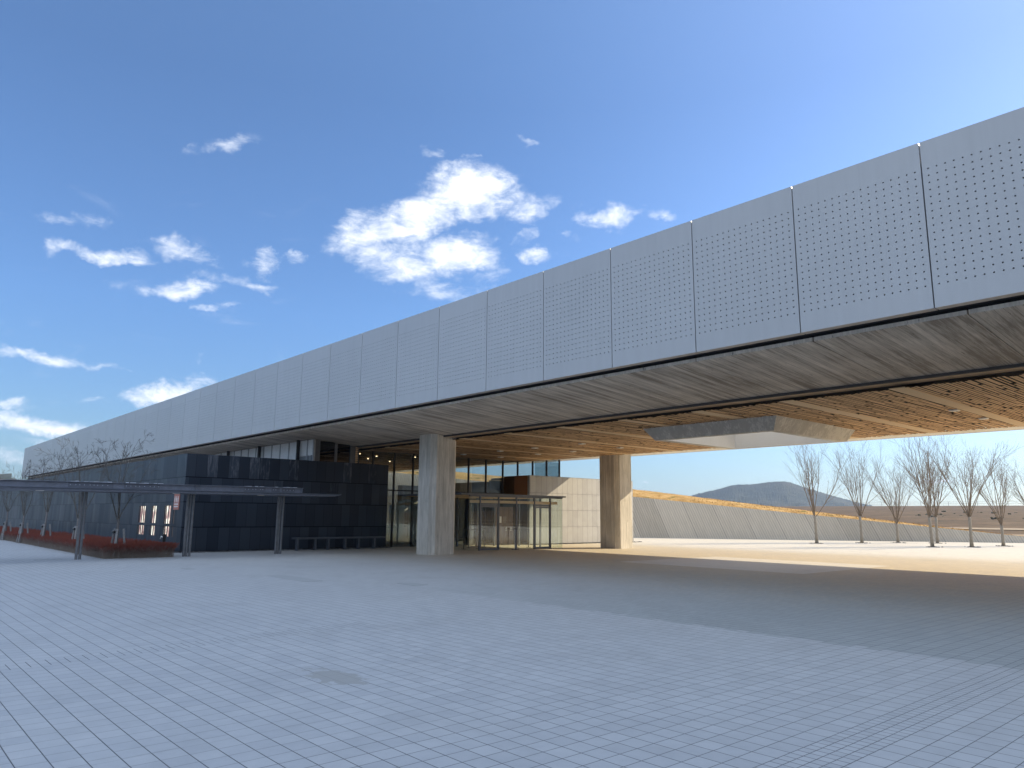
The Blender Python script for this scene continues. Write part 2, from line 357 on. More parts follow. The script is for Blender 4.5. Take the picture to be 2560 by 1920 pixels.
# glowing pattern in place of sunlit surroundings reflected in the slot windows
m, g = new_mat('reflection_glow')
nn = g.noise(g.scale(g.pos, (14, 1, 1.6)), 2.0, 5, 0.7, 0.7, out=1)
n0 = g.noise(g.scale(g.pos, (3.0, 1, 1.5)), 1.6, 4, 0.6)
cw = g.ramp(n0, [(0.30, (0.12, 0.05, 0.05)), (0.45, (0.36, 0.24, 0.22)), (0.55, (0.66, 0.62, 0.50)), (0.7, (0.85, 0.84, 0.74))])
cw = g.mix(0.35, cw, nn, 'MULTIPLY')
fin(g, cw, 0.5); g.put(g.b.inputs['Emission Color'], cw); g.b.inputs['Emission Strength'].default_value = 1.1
M['reflection_glow'] = m

# plaza pavers
m, g = new_mat('plaza_pavers')
x, y, z = g.xyz(g.pos)
S = 0.186
inb = g.math('MULTIPLY', g.math('GREATER_THAN', x, -2.81), g.math('LESS_THAN', x, -2.43))
size = g.math('SUBTRACT', S, g.math('MULTIPLY', inb, S / 2))
rowf = g.math('DIVIDE', g.math('SUBTRACT', y, 0.074), size)
rowi = g.math('FLOOR', rowf)
shift = g.math('MULTIPLY', g.white(g.comb(rowi, 2.0, 5.0)), g.math('LESS_THAN', x, -5.6))
colf = g.math('ADD', g.math('DIVIDE', g.math('ADD', x, 2.81), size), shift)
coli = g.math('FLOOR', colf)
fx = g.math('FRACT', colf); fy = g.math('FRACT', rowf)
ex = g.math('MULTIPLY', g.math('MINIMUM', fx, g.math('SUBTRACT', 1.0, fx)), size)
ey = g.math('MULTIPLY', g.math('MINIMUM', fy, g.math('SUBTRACT', 1.0, fy)), size)
wob = g.math('MULTIPLY', g.noise(g.pos, 14, 3), 0.0016)
jx = g.maprange(g.math('ADD', ex, wob), 0.0022, 0.0056, 1.0, 0.0)
jy = g.maprange(g.math('ADD', ey, wob), 0.0026, 0.0064, 1.0, 0.0)
left = g.math('LESS_THAN', x, -5.0)
jx = g.math('MULTIPLY', jx, g.math('SUBTRACT', 1.0, g.math('MULTIPLY', left, 0.35)))
joint = g.math('MAXIMUM', jx, jy)
rn = g.white(g.comb(coli, rowi, 0.0)); rn2 = g.white(g.comb(coli, rowi, 7.0))
# slot-drain marks: a row of short dark slots half way between courses
cellx = g.math('LESS_THAN', g.math('ABSOLUTE', g.math('SUBTRACT', g.math('ADD', x, g.math('MULTIPLY', y, 0.115)), -9.38)), 0.18)
hy = g.math('ABSOLUTE', g.math('SUBTRACT', fy, 0.5))
slot = g.math('MULTIPLY', g.math('MULTIPLY', cellx, g.math('LESS_THAN', hy, 0.020)), g.math('LESS_THAN', y, 6.0))
# colours per paving zone
gr = g.noise(g.pos, 130, 3, 0.7); cl = g.noise(g.pos, 6.0, 6, 0.7); bigc = g.noise(g.pos, 0.35, 4, 0.6)
blue = g.ramp(g.math('ADD', g.math('ADD', g.math('MULTIPLY', rn, 0.17), g.math('MULTIPLY', gr, 0.24)), g.math('ADD', g.math('MULTIPLY', cl, 0.38), g.math('MULTIPLY', bigc, 0.21))),
              [(0.30, (0.385, 0.405, 0.42)), (0.5, (0.445, 0.467, 0.48)), (0.70, (0.505, 0.525, 0.535))])
grn = g.ramp(g.math('ADD', g.math('MULTIPLY', rn, 0.5), g.math('MULTIPLY', cl, 0.5)), [(0.2, (0.30, 0.33, 0.34)), (0.8, (0.365, 0.395, 0.40))])
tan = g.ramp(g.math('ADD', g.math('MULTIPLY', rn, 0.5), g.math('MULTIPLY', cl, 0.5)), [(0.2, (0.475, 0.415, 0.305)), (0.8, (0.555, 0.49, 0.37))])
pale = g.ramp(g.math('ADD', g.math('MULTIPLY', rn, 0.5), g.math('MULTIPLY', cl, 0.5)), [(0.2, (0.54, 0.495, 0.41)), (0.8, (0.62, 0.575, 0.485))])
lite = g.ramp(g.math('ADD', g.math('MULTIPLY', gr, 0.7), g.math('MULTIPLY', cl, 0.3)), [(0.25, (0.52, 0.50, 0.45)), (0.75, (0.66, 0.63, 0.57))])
e1 = g.math('ADD', y, g.math('MULTIPLY', g.math('SUBTRACT', rn, 0.5), 0.22))
z1 = g.math('GREATER_THAN', e1, 9.8)
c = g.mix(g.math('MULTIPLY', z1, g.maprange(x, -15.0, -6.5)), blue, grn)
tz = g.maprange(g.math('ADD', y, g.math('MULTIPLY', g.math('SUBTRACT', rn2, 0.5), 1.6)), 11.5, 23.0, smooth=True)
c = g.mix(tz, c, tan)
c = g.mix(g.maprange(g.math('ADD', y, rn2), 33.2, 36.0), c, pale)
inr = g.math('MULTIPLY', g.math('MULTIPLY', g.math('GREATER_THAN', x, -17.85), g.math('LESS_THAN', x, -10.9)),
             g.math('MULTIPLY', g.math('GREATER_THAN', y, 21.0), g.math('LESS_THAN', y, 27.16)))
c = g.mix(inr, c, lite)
far = g.maprange(y, 14.0, 30.0, 1.0, 0.35)
c = g.mix(g.math('MULTIPLY', g.math('MULTIPLY', joint, far), g.math('SUBTRACT', 1.0, inr)), c, (0.10, 0.105, 0.11))
c = g.mix(slot, c, (0.05, 0.05, 0.055))
dirt = g.maprange(g.noise(g.pos, 0.9, 7, 0.68, 0.5), 0.50, 0.72, 0.0, 0.22)
c = g.mix(dirt, c, (0.27, 0.275, 0.27))
spk = g.maprange(g.noise(g.pos, 38, 2, 0.5), 0.76, 0.80, 0.0, 0.5)
c = g.mix(spk, c, (0.16, 0.155, 0.15))
# old damp stain
sd = g.vmath('LENGTH', g.scale(g.vmath('SUBTRACT', g.pos, (-6.98, 3.87, 0)), (1.9, 3.6, 1), rot=(0, 0, 0.5)), out=1)
sn = g.noise(g.pos, 5.5, 6, 0.65, 0.6)
stn = g.maprange(g.math('ADD', g.math('MULTIPLY', sd, -0.45), g.math('SUBTRACT', sn, 0.12)), 0.0, 0.04)
c = g.mix(g.math('MULTIPLY', stn, 0.8), c, (0.33, 0.335, 0.32))
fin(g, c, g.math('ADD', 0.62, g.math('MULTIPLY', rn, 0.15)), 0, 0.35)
bump(g, g.math('ADD', g.math('MULTIPLY', joint, -1.0), g.math('MULTIPLY', gr, 0.12)), 0.35, 0.004)
M['plaza_pavers'] = m


# ------------------------------------------------------------------ mesh helpers
class MB:
    def __init__(s): s.v = []; s.f = []; s.mi = []
    def face(s, pts, mi=0):
        i = len(s.v); s.v += [tuple(p) for p in pts]; s.f.append(tuple(range(i, i + len(pts)))); s.mi.append(mi)
    def box(s, x0, x1, y0, y1, z0, z1, mi=0):
        i = len(s.v)
        s.v += [(x0, y0, z0), (x1, y0, z0), (x1, y1, z0), (x0, y1, z0), (x0, y0, z1), (x1, y0, z1), (x1, y1, z1), (x0, y1, z1)]
        for q in ((3, 2, 1, 0), (4, 5, 6, 7), (0, 1, 5, 4), (1, 2, 6, 5), (2, 3, 7, 6), (3, 0, 4, 7)):
            s.f.append(tuple(i + k for k in q)); s.mi.append(mi)
        return s
    def prism_x(s, prof, x0, x1, mi=0):
        """closed y,z profile (counter-clockwise seen from +x) swept along x"""
        i = len(s.v); n = len(prof)
        s.v += [(x0, a, b) for a, b in prof] + [(x1, a, b) for a, b in prof]
        for k in range(n):
            j = (k + 1) % n
            s.f.append((i + k, i + j, i + n + j, i + n + k)); s.mi.append(mi)
        s.f.append(tuple(i + n - 1 - k for k in range(n))); s.f.append(tuple(i + n + k for k in range(n))); s.mi += [mi, mi]
        return s
    def prism_z(s, prof, z0, z1, mi=0):
        i = len(s.v); n = len(prof)
        s.v += [(a, b, z0) for a, b in prof] + [(a, b, z1) for a, b in prof]
        for k in range(n):
            j = (k + 1) % n
            s.f.append((i + k, i + j, i + n + j, i + n + k)); s.mi.append(mi)
        s.f.append(tuple(i + n - 1 - k for k in range(n))); s.f.append(tuple(i + n + k for k in range(n))); s.mi += [mi, mi]
        return s
    def tube(s, pts, rad, n=6, cap=True):
        pts = [Vector(p) for p in pts]; i0 = len(s.v)
        ref = None
        for k, p in enumerate(pts):
            d = (pts[min(k + 1, len(pts) - 1)] - pts[max(k - 1, 0)])
            d = d.normalized() if d.length > 1e-9 else Vector((0, 0, 1))
            if ref is None:
                ref = Vector((1, 0, 0)) if abs(d.x) < 0.8 else Vector((0, 1, 0))
            a = (ref - d * ref.dot(d)).normalized(); ref = a
            b = d.cross(a); r = rad[k] if isinstance(rad, (list, tuple)) else rad
            for q in range(n):
                t = 2 * math.pi * q / n
                s.v.append(tuple(p + a * (r * math.cos(t)) + b * (r * math.sin(t))))
        for k in range(len(pts) - 1):
            for q in range(n):
                w = (q + 1) % n
                s.f.append((i0 + k * n + q, i0 + k * n + w, i0 + (k + 1) * n + w, i0 + (k + 1) * n + q)); s.mi.append(0)
        if cap:
            s.f.append(tuple(i0 + n - 1 - q for q in range(n))); s.f.append(tuple(i0 + (len(pts) - 1) * n + q for q in range(n))); s.mi += [0, 0]
        return s
    def blob(s, c, r, sq=0.6, seed=0):
        rr = random.Random(seed); i0 = len(s.v); n, m_ = 7, 4
        for a in range(m_ + 1):
            th = math.pi * a / m_
            for b in range(n):
                ph = 2 * math.pi * b / n; k = r * (0.8 + 0.4 * rr.random())
                s.v.append((c[0] + k * math.sin(th) * math.cos(ph), c[1] + k * math.sin(th) * math.sin(ph), c[2] + k * sq * math.cos(th)))
        for a in range(m_):
            for b in range(n):
                w = (b + 1) % n
                s.f.append((i0 + a * n + b, i0 + (a + 1) * n + b, i0 + (a + 1) * n + w, i0 + a * n + w)); s.mi.append(0)
        return s
    def build(s, name, mats, parent=None, loc=None, smooth=False, bevel=0):
        me = bpy.data.meshes.new(name); me.from_pydata(s.v, [], s.f)
        if not isinstance(mats, (list, tuple)): mats = [mats]
        for mm in mats: me.materials.append(M[mm])
        if any(s.mi): me.polygons.foreach_set('material_index', s.mi)
        if smooth: me.polygons.foreach_set('use_smooth', [True] * len(s.f))
        me.update()
        o = bpy.data.objects.new(name, me); col.objects.link(o)
        if loc: o.location = loc
        if parent: o.parent = parent
        if bevel:
            bv = o.modifiers.new('bevel', 'BEVEL'); bv.width = bevel; bv.segments = 2; bv.limit_method = 'ANGLE'
        return o
def tag(o, label=None, cat=None, group=None, kind=None):
    if label: o['label'] = label
    if cat: o['category'] = cat
    if group: o['group'] = group
    if kind: o['kind'] = kind
    return o
def empty(name, loc=(0, 0, 0), label=None, cat=None, group=None):
    o = bpy.data.objects.new(name, None); col.objects.link(o); o.location = loc; o.empty_display_size = 0.3
    return tag(o, label, cat, group)
def copy_tree(o, parent=None):
    c = o.copy(); col.objects.link(c)
    if parent: c.parent = parent
    for ch in list(o.children): copy_tree(ch, c)
    return c
def B(*a): return MB().box(*a)

# ------------------------------------------------------------------ ground
mb = MB(); mb.face([(-120, -12, 0), (120, -12, 0), (120, 75, 0), (-120, 75, 0)])
tag(mb.build('plaza_ground', 'plaza_pavers'), 'pale square concrete pavers of the wide open plaza', 'ground', kind='structure')
mb = MB(); mb.face([(-400, -60, -0.01), (300, -60, -0.01), (300, -12.01, -0.01), (-400, -12.01, -0.01)])
tag(mb.build('road', 'asphalt'), 'dark asphalt road and car park behind the plaza', 'road', kind='structure')
mb = MB(); mb.face([(-5000, -3000, -0.02), (4000, -3000, -0.02), (4000, 6000, -0.02), (-5000, 6000, -0.02)])
tag(mb.build('terrain', 'embankment_turf'), 'brown open ground reaching the horizon', 'terrain', kind='structure')

# ------------------------------------------------------------------ museum: the long raised building
D0, ZB, ZT = 14.0, 5.289, 8.447           # facade plane, panel bottom and top
PW, PX0 = 2.4922, -4.5133                 # panel width, first joint
XE = -96.9
YF = 34.3                                 # far edge of the deck
museum = empty('museum_building', (-30, 24, 0), 'long raised building clad in perforated silver panels over a concrete soffit', 'building')
def part(mb, name, mats, **kw):
    o = mb.build(name, mats, **kw); o.parent = museum; o.matrix_parent_inverse = Matrix.Translation((30, -24, 0)); return o

# one perforated panel with real holes
NH = 17; SPX = PW / 17.6; SPZ = (ZT - ZB) / 23.1; HR = 0.016; G2 = 0.012; TH = 0.012; RET = 0.20
def panel_mesh():
    mb = MB(); w = PW - 2 * G2; h = ZT - ZB
    mx = (w - NH * SPX) / 2; zb = 3.1 * SPZ - SPZ / 2
    K = 8
    V = {}
    def v(x, y, z):
        k = (round(x, 5), round(y, 5), round(z, 5))
        if k not in V: V[k] = len(mb.v); mb.v.append((x, y, z))
        return V[k]
    def f(*p): mb.f.append(tuple(v(*q) for q in p)); mb.mi.append(0)
    for i in range(NH):
        for j in range(NH):
            x0 = mx + i * SPX; z0 = zb + j * SPZ; x1 = x0 + SPX; z1 = z0 + SPZ; cx = x0 + SPX / 2; cz = z0 + SPZ / 2
            sq = [(x1, cz), (x1, z1), (cx, z1), (x0, z1), (x0, cz), (x0, z0), (cx, z0), (x1, z0)]
            ci = [(cx + HR * math.cos(2 * math.pi * k / K), cz + HR * math.sin(2 * math.pi * k / K)) for k in range(K)]
            for k in range(K):
                n = (k + 1) % K
                f((ci[k][0], 0, ci[k][1]), (ci[n][0], 0, ci[n][1]), (sq[n][0], 0, sq[n][1]), (sq[k][0], 0, sq[k][1]))
                f((ci[k][0], TH * 3, ci[k][1]), (ci[n][0], TH * 3, ci[n][1]), (ci[n][0], 0, ci[n][1]), (ci[k][0], 0, ci[k][1]))
    x1 = mx + NH * SPX; z1 = zb + NH * SPZ
    f((0, 0, 0), (w, 0, 0), (w, 0, zb), (0, 0, zb)); f((0, 0, z1), (w, 0, z1), (w, 0, h), (0, 0, h))
    f((0, 0, zb), (mx, 0, zb), (mx, 0, z1), (0, 0, z1)); f((x1, 0, zb), (w, 0, zb), (w, 0, z1), (x1, 0, z1))
    # side, top and bottom returns (butt against the back of the sheet)
    for q in ([(0, RET, 0), (0, 0, 0), (0, 0, h), (0, RET, h)], [(w, 0, 0), (w, RET, 0), (w, RET, h), (w, 0, h)], [(0, 0, h), (w, 0, h), (w, RET, h), (0, RET, h)]): f(*q)
    i = len(mb.v); mb.v += [(0, RET, 0), (w, RET, 0), (w, 0, 0), (0, 0, 0)]; mb.f.append((i, i + 1, i + 2, i + 3)); mb.mi.append(1)
    return mb
pan0 = panel_mesh().build('facade_panel', ['aluminium_panel', 'panel_return'])
pan0.parent = museum
first = True
k = -5
while True:
    xr = PX0 - k * PW                      # right joint of this panel
    xl = xr - PW
    if xl < XE - 0.6: break
    o = pan0 if first else pan0.copy()
    if not first: col.objects.link(o)
    first = False
    o.parent = museum
    o.location = (xl + G2 + 30, D0 - 24, ZB); k += 1
XL = xr                                   # true left end of the cladding
XR_P = PX0 + 5 * PW
XR = 46.0
part(B(XR_P + G2, XR, D0, D0 + RET, ZB, ZT), 'facade_wall', 'aluminium_panel')
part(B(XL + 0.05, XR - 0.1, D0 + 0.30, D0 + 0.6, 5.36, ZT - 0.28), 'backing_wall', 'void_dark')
part(B(XL + 0.1, XR, YF - 0.2, YF, 5.10, ZT), 'rear_facade_wall', 'aluminium_panel')
part(B(XL + 0.02, XL + 0.2, D0 + 0.62, YF - 0.21, 5.0, ZT - 0.05), 'end_wall', 'aluminium_panel')
part(B(XR - 0.09, XR, D0 + 0.62, YF - 0.21, 5.0, ZT - 0.05), 'end_wall', 'aluminium_panel')
# roof with the skylight opening
SX0, SX1, SY0, SY1 = -16.1, -12.05, 21.7, 26.2
rf = MB()
rf.box(XL + 0.2, SX0 - 0.2, D0 + 0.61, YF - 0.2, 8.12, 8.2); rf.box(SX1 + 0.2, XR - 0.1, D0 + 0.61, YF - 0.2, 8.12, 8.2)
rf.box(SX0 - 0.199, SX1 + 0.199, D0 + 0.61, SY0 - 0.2, 8.12, 8.2); rf.box(SX0 - 0.199, SX1 + 0.199, SY1 + 0.2, YF - 0.2, 8.12, 8.2)
part(rf, 'roof', 'roof_grey')
# concrete soffit: slabs 2.87 m long with open joints; lip upstand
JP, JX = 2.8715, -4.17
LY, LZ, CY, CZ = 14.6, 5.21, 18.36, 4.888
def slab_profile(far=False):
    p = [(LY, 5.30), (LY, LZ + 0.012), (LY + 0.015, LZ), (CY, CZ), (CY, 5.30)]
    if far: p = [(29.75, 5.22), (29.75, CZ), (YF - 0.215, 5.10), (YF - 0.202, 5.115), (YF - 0.202, 5.22)]
    return p
sof = MB(); fsof = MB(); lipf = MB()
j = -18
while True:
    xr = JX - j * JP; xl = xr - JP
    if xl < XL - 0.5: break
    xl = max(xl, XL + 0.25)
    sof.prism_x(slab_profile(), xl + 0.011, min(xr, XR - 0.12) - 0.011); fsof.prism_x(slab_profile(True), xl + 0.011, min(xr, XR - 0.12) - 0.011)
    lipf.box(xl + 0.016, min(xr, XR - 0.12) - 0.016, LY - 0.012, LY - 0.001, LZ + 0.013, 5.298)
    j += 1
part(sof, 'concrete_soffit', 'soffit_concrete'); part(fsof, 'concrete_soffit', 'lip_concrete')  # far soffit gets the paler concrete to imitate light bounced off sunlit paving
part(lipf, 'edge_beam', 'lip_concrete')
dk = MB(); dk.box(XL + 0.26, XR - 0.12, LY + 0.03, CY - 0.01, 5.31, 5.37); dk.box(XL + 0.26, XR - 0.12, 29.76, YF - 0.25, 5.23, 5.29)
part(dk, 'deck_slab', 'void_dark')
# steel channel, plank strip, dark gap, slatted ceiling
XC = -46.0
ch = MB(); ch.box(XC, XR - 0.2, CY + 0.01, CY + 0.045, 4.822, 4.9)
ch.box(XC, XR - 0.2, CY + 0.046, CY + 0.11, 4.822, 4.834); ch.box(XC, XR - 0.2, CY + 0.601, CY + 0.62, 4.82, 4.915)
part(ch, 'steel_channel', 'channel_steel')
pk = MB(); xx = XC
while xx < 18:
    pk.box(xx, xx + 0.146, CY + 0.112, CY + 0.60, 4.835, 4.85); xx += 0.153
part(pk, 'plank_strip', 'plank_wood')
WZ, WY0, WY1 = 4.72, 18.80, 29.6
rr = random.Random(5)
hole = (-16.75, -11.55, 21.2, 26.7)
sl = MB(); bd = MB()
j = -8
while True:
    xb = JX - j * JP; xa = xb - JP
    if xb < XC + 1: break
    segs = [(WY0 - 0.05, WY1)]
    if xb + 0.19 > hole[0] and xb - 0.19 < hole[1]: segs = [(WY0 - 0.05, hole[2]), (hole[3], WY1)]
    for y0, y1 in segs: bd.box(xb - 0.19, xb + 0.19, y0, y1, WZ + 0.006, WZ + 0.022)
    n = 26; pitch = (JP - 0.38) / n
    for q in range(n):
        x0 = xa + 0.19 + q * pitch
        yy = WY0 + rr.uniform(-0.06, 0.12)
        while yy < WY1 - 0.05:
            ln = rr.uniform(0.7, 2.6); y2 = min(yy + ln, WY1)
            dx = rr.uniform(-0.012, 0.012); wd = pitch - rr.choice((0.018, 0.026, 0.036, 0.05)); gp = rr.choice((0.0, 0.03, 0.08, 0.2))
            for a, b in ([(yy, y2 - gp)] if not (x0 + pitch > hole[0] and x0 < hole[1]) else [(yy, min(y2 - gp, hole[2])), (max(yy, hole[3]), y2 - gp)]):
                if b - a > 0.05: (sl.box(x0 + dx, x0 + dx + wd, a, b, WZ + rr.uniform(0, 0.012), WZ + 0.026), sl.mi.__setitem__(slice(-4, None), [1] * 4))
            yy = y2
    j += 1
part(sl, 'slat_ceiling', ['slat_wood', 'slat_side_shade']); part(bd, 'plank_band', 'band_wood')
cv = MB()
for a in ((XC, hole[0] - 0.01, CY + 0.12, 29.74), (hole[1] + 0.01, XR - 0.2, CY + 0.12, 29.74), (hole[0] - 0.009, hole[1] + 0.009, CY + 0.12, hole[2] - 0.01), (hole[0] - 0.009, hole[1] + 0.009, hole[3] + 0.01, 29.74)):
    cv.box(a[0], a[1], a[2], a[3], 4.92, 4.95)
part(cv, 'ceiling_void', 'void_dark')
# skylight: concrete frame hanging below the slats, white shaft to the roof
FZ = 4.30
ot = [(-16.75, 21.2), (-11.55, 21.2), (-11.55, 26.7), (-16.75, 26.7)]
ob = [(-16.42, 21.45), (-11.80, 21.45), (-11.80, 26.48), (-16.42, 26.48)]
ib = [(SX0, SY0), (SX1, SY0), (SX1, SY1), (SX0, SY1)]
fr = MB()
for k in range(4):
    n = (k + 1) % 4
    fr.face([(*ot[k], 4.90), (*ot[n], 4.90), (*ot[n], WZ), (*ot[k], WZ)][::-1])
    fr.face([(*ob[k], FZ), (*ob[n], FZ), (*ot[n], WZ), (*ot[k], WZ)])
    fr.face([(*ib[k], FZ), (*ib[n], FZ), (*ob[n], FZ), (*ob[k], FZ)])
sky_fr = part(fr, 'skylight_frame', 'frame_concrete')
sh = MB()
for k in range(4):
    n = (k + 1) % 4
    sh.face([(*ib[n], FZ), (*ib[k], FZ), (*ib[k], 8.45), (*ib[n], 8.45)])
    sh.face([(*ot[k], 4.90), (*ot[n], 4.90), (*ot[n], 8.45), (*ot[k], 8.45)])
    sh.face([(*ib[k], 8.45), (*ib[n], 8.45), (*ot[n], 8.45), (*ot[k], 8.45)])
o = sh.build('skylight_shaft', 'white_wall'); o.parent = sky_fr

# upper storey set back under the soffit: white clerestory, dark glazing
clear_y = 16.06
cw = MB(); cw.box(-60, -32.72, clear_y + 0.16, clear_y + 0.2, 4.0, 5.06)
part(cw, 'clerestory_backing', 'white_panel')
xx = -32.14; i = 0
while xx > -44:
    w_ = 1.0 if i else 0.62
    o = part(B(xx - w_ + 0.05, xx - 0.05, clear_y + 0.02, clear_y + 0.06, 4.05 if i > 1 else 4.32, 5.065), 'clerestory_window', 'white_panel')
    if i <= 1:
        lv = MB()
        for q in range(5): lv.box(xx - w_ + 0.06, xx - 0.06, clear_y + 0.015, clear_y + 0.06, 4.07 + q * 0.048, 4.095 + q * 0.048)
        lo = lv.build('louvre', 'lead_grey'); lo.parent = o
    part(B(xx - 0.045, xx + 0.045, clear_y, clear_y + 0.1, 4.05, 5.068), 'clerestory_mullion', 'lead_grey')
    xx -= w_; i += 1
for xp in (-33.45, -38.0, -42.3):
    part(B(xp - 0.05, xp + 0.05, clear_y - 0.2, clear_y - 0.05, 4.05, 5.09), 'steel_post', 'mullion_black')
# dark glazed flank above the granite block, facing the entrance
part(B(-32.3, -32.14, 16.14, 16.42, 4.05, 5.05), 'flank_pier', 'frame_grey')
part(B(-32.2, -32.16, 16.44, 17.18, 4.05, 5.0), 'flank_window', 'glass_dark')
part(B(-32.3, -32.14, 17.19, 17.33, 4.05, 4.96), 'flank_mullion', 'frame_grey')
part(B(-32.2, -32.16, 17.34, 18.0, 4.05, 4.93), 'flank_window', 'glass_dark')
part(B(-32.3, -32.1, 18.01, 18.28, 4.05, 4.88), 'flank_pier', 'frame_grey')
part(B(-36, -32.6, 16.42, 18.3, 4.05, 4.85), 'flank_room', 'interior_dark')
fins = MB()
for q in range(9): fins.box(-32.25, -32.12, 18.31, 18.44, 4.07 + q * 0.09, 4.12 + q * 0.09)
part(fins, 'timber_end', 'plank_wood')

# ------------------------------------------------------------------ columns
def octa(x0, x1, y0, y1, c):
    return [(x0 + c, y0), (x1 - c, y0), (x1, y0 + c), (x1, y1 - c), (x1 - c, y1), (x0 + c, y1), (x0, y1 - c), (x0, y0 + c)]
def column(x0, x1, y0, y1, ztop, label):
    mb = MB(); pr = octa(x0, x1, y0, y1, 0.2); cx, cy = (x0 + x1) / 2, (y0 + y1) / 2
    n = len(pr); i = len(mb.v)
    for (a, b) in pr: mb.v.append((a, b, -0.02))
    for (a, b) in pr: mb.v.append((a, b, ztop(b)))
    for k in range(n):
        q = (k + 1) % n; mb.f.append((k, q, n + q, n + k)); mb.mi.append(0)
    mb.f.append(tuple(n + k for k in range(n))); mb.mi.append(0)
    return tag(mb.build('concrete_column', 'column_concrete', bevel=0.015), label, 'column', 'concrete columns carrying the raised building')
sofz = lambda y: LZ - (LZ - CZ) * (y - LY) / (CY - LY) + 0.02 if y < CY else 5.0
column(-26.22, -25.02, 17.86, 19.2, sofz, 'thick board marked concrete column nearer the plaza, left of the glass entrance box')
column(-26.22, -24.86, 29.27, 30.6, lambda y: 5.0 if y > 29.5 else 4.9, 'thick concrete column farther off, half in sunlight before the grassy mound')

# ------------------------------------------------------------------ granite annex
gx, gy0, gy1, gz, gxl = -32.1, 10.4, 20.2, 4.05, -112.0
ann = empty('granite_annex', (-50, 15, 0), 'low black granite clad block tucked under the raised building', 'building')
def apart(mb, name, mats, **kw):
    o = mb.build(name, mats, **kw); o.parent = ann; o.matrix_parent_inverse = Matrix.Translation((50, -15, 0)); return o
wins = [(-38.25, -37.15), (-36.36, -35.52), (-34.46, -33.53), (-33.32, -33.08)]
fw_ = MB()   # front wall pieces round the slot windows
xs = [gxl] + [v for w_ in wins for v in w_] + [gx - 0.081]
for a, b in zip(xs[0::2], xs[1::2]): fw_.box(a, b, gy0, gy0 + 0.3, 0.06, gz)
for a, b in wins:
    fw_.box(a + 0.001, b - 0.001, gy0 + 0.002, gy0 + 0.3, 0.06, 0.6); fw_.box(a + 0.001, b - 0.001, gy0 + 0.002, gy0 + 0.3, 1.9, gz)
    fw_.box(a + 0.001, b - 0.001, gy0 + 0.004, gy0 + 0.3, 1.02, 1.14)
apart(fw_, 'front_wall', 'granite_long')
apart(B(gx - 0.08, gx, gy0, gy1, 0.06, gz), 'end_wall', 'granite_end')
apart(B(gxl, gxl + 0.3, gy0 + 0.301, gy1 + 3, 0.06, gz - 0.003), 'far_end_wall', 'granite_end')
apart(B(gxl + 0.301, gx - 0.33, gy1 - 0.3, gy1 - 0.001, 0.0, gz - 0.01), 'rear_wall', 'granite_long')
apart(B(gxl + 0.3, gx - 0.3, gy0 + 0.301, gy1 - 0.301, gz - 0.16, gz - 0.06), 'roof', 'roof_grey')
apart(B(gxl + 0.3, gx - 0.05, gy0 + 0.05, gy1 - 0.05, 0.001, 0.058), 'plinth', 'void_dark')
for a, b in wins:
    w_ = apart(B(a + 0.002, b - 0.002, gy0 + 0.05, gy0 + 0.07, 0.602, 1.898), 'window', 'reflection_glow')
    lv = MB(); n = max(2, int((b - a) / 0.24))
    for q in range(n): lv.box(a + (q + 0.5) * (b - a) / n - 0.02, a + (q + 0.5) * (b - a) / n + 0.02, gy0 + 0.012, gy0 + 0.048, 0.602, 1.018)
    for q in range(n): lv.box(a + (q + 0.5) * (b - a) / n - 0.014, a + (q + 0.5) * (b - a) / n + 0.014, gy0 + 0.012, gy0 + 0.048, 1.142, 1.898)
    lo = lv.build('louvre', 'frame_grey'); lo.parent = w_
# red toilet sign blade on the granite
sg = empty('toilet_sign', (-32.9, gy0 - 0.03, 2.1), 'tall reddish brown toilet sign with white figures on the black granite wall', 'sign')
o = B(-0.33, 0.33, 0, 0.026, -0.37, 0.46).build('board', 'sign_red', sg)
ms = MB()
for q, xx in enumerate((-0.2, 0.0, 0.2)):
    ms.box(xx - 0.05, xx + 0.05, -0.006, -0.001, 0.0, 0.12); ms.box(xx - 0.03, xx + 0.03, -0.006, -0.001, 0.125, 0.18)
    ms.box(xx - 0.04, xx - 0.012, -0.006, -0.001, -0.07, -0.001); ms.box(xx + 0.012, xx + 0.04, -0.006, -0.001, -0.07, -0.001)
for r_, zz in enumerate((-0.17, -0.27)):
    for q in range(7): ms.box(-0.25 + q * 0.072, -0.2 + q * 0.072, -0.006, -0.001, zz, zz + 0.055)
for q in range(4): ms.box(-0.22 + q * 0.12, -0.14 + q * 0.12, -0.006, -0.001, 0.34, 0.4)
ms.build('lettering', 'sign_white', sg)['kind'] = 'stuff'
# camera dome under the soffit
cd = MB(); cd.tube([(0, 0, -0.2), (0, 0, -0.12), (0, 0, 0.0)], [0.07, 0.12, 0.12], 10)
tag(cd.build('security_camera', 'lamp_white', loc=(-58.6, 15.0, 5.17)), 'small white camera under the soffit edge above the black granite wall', 'camera')

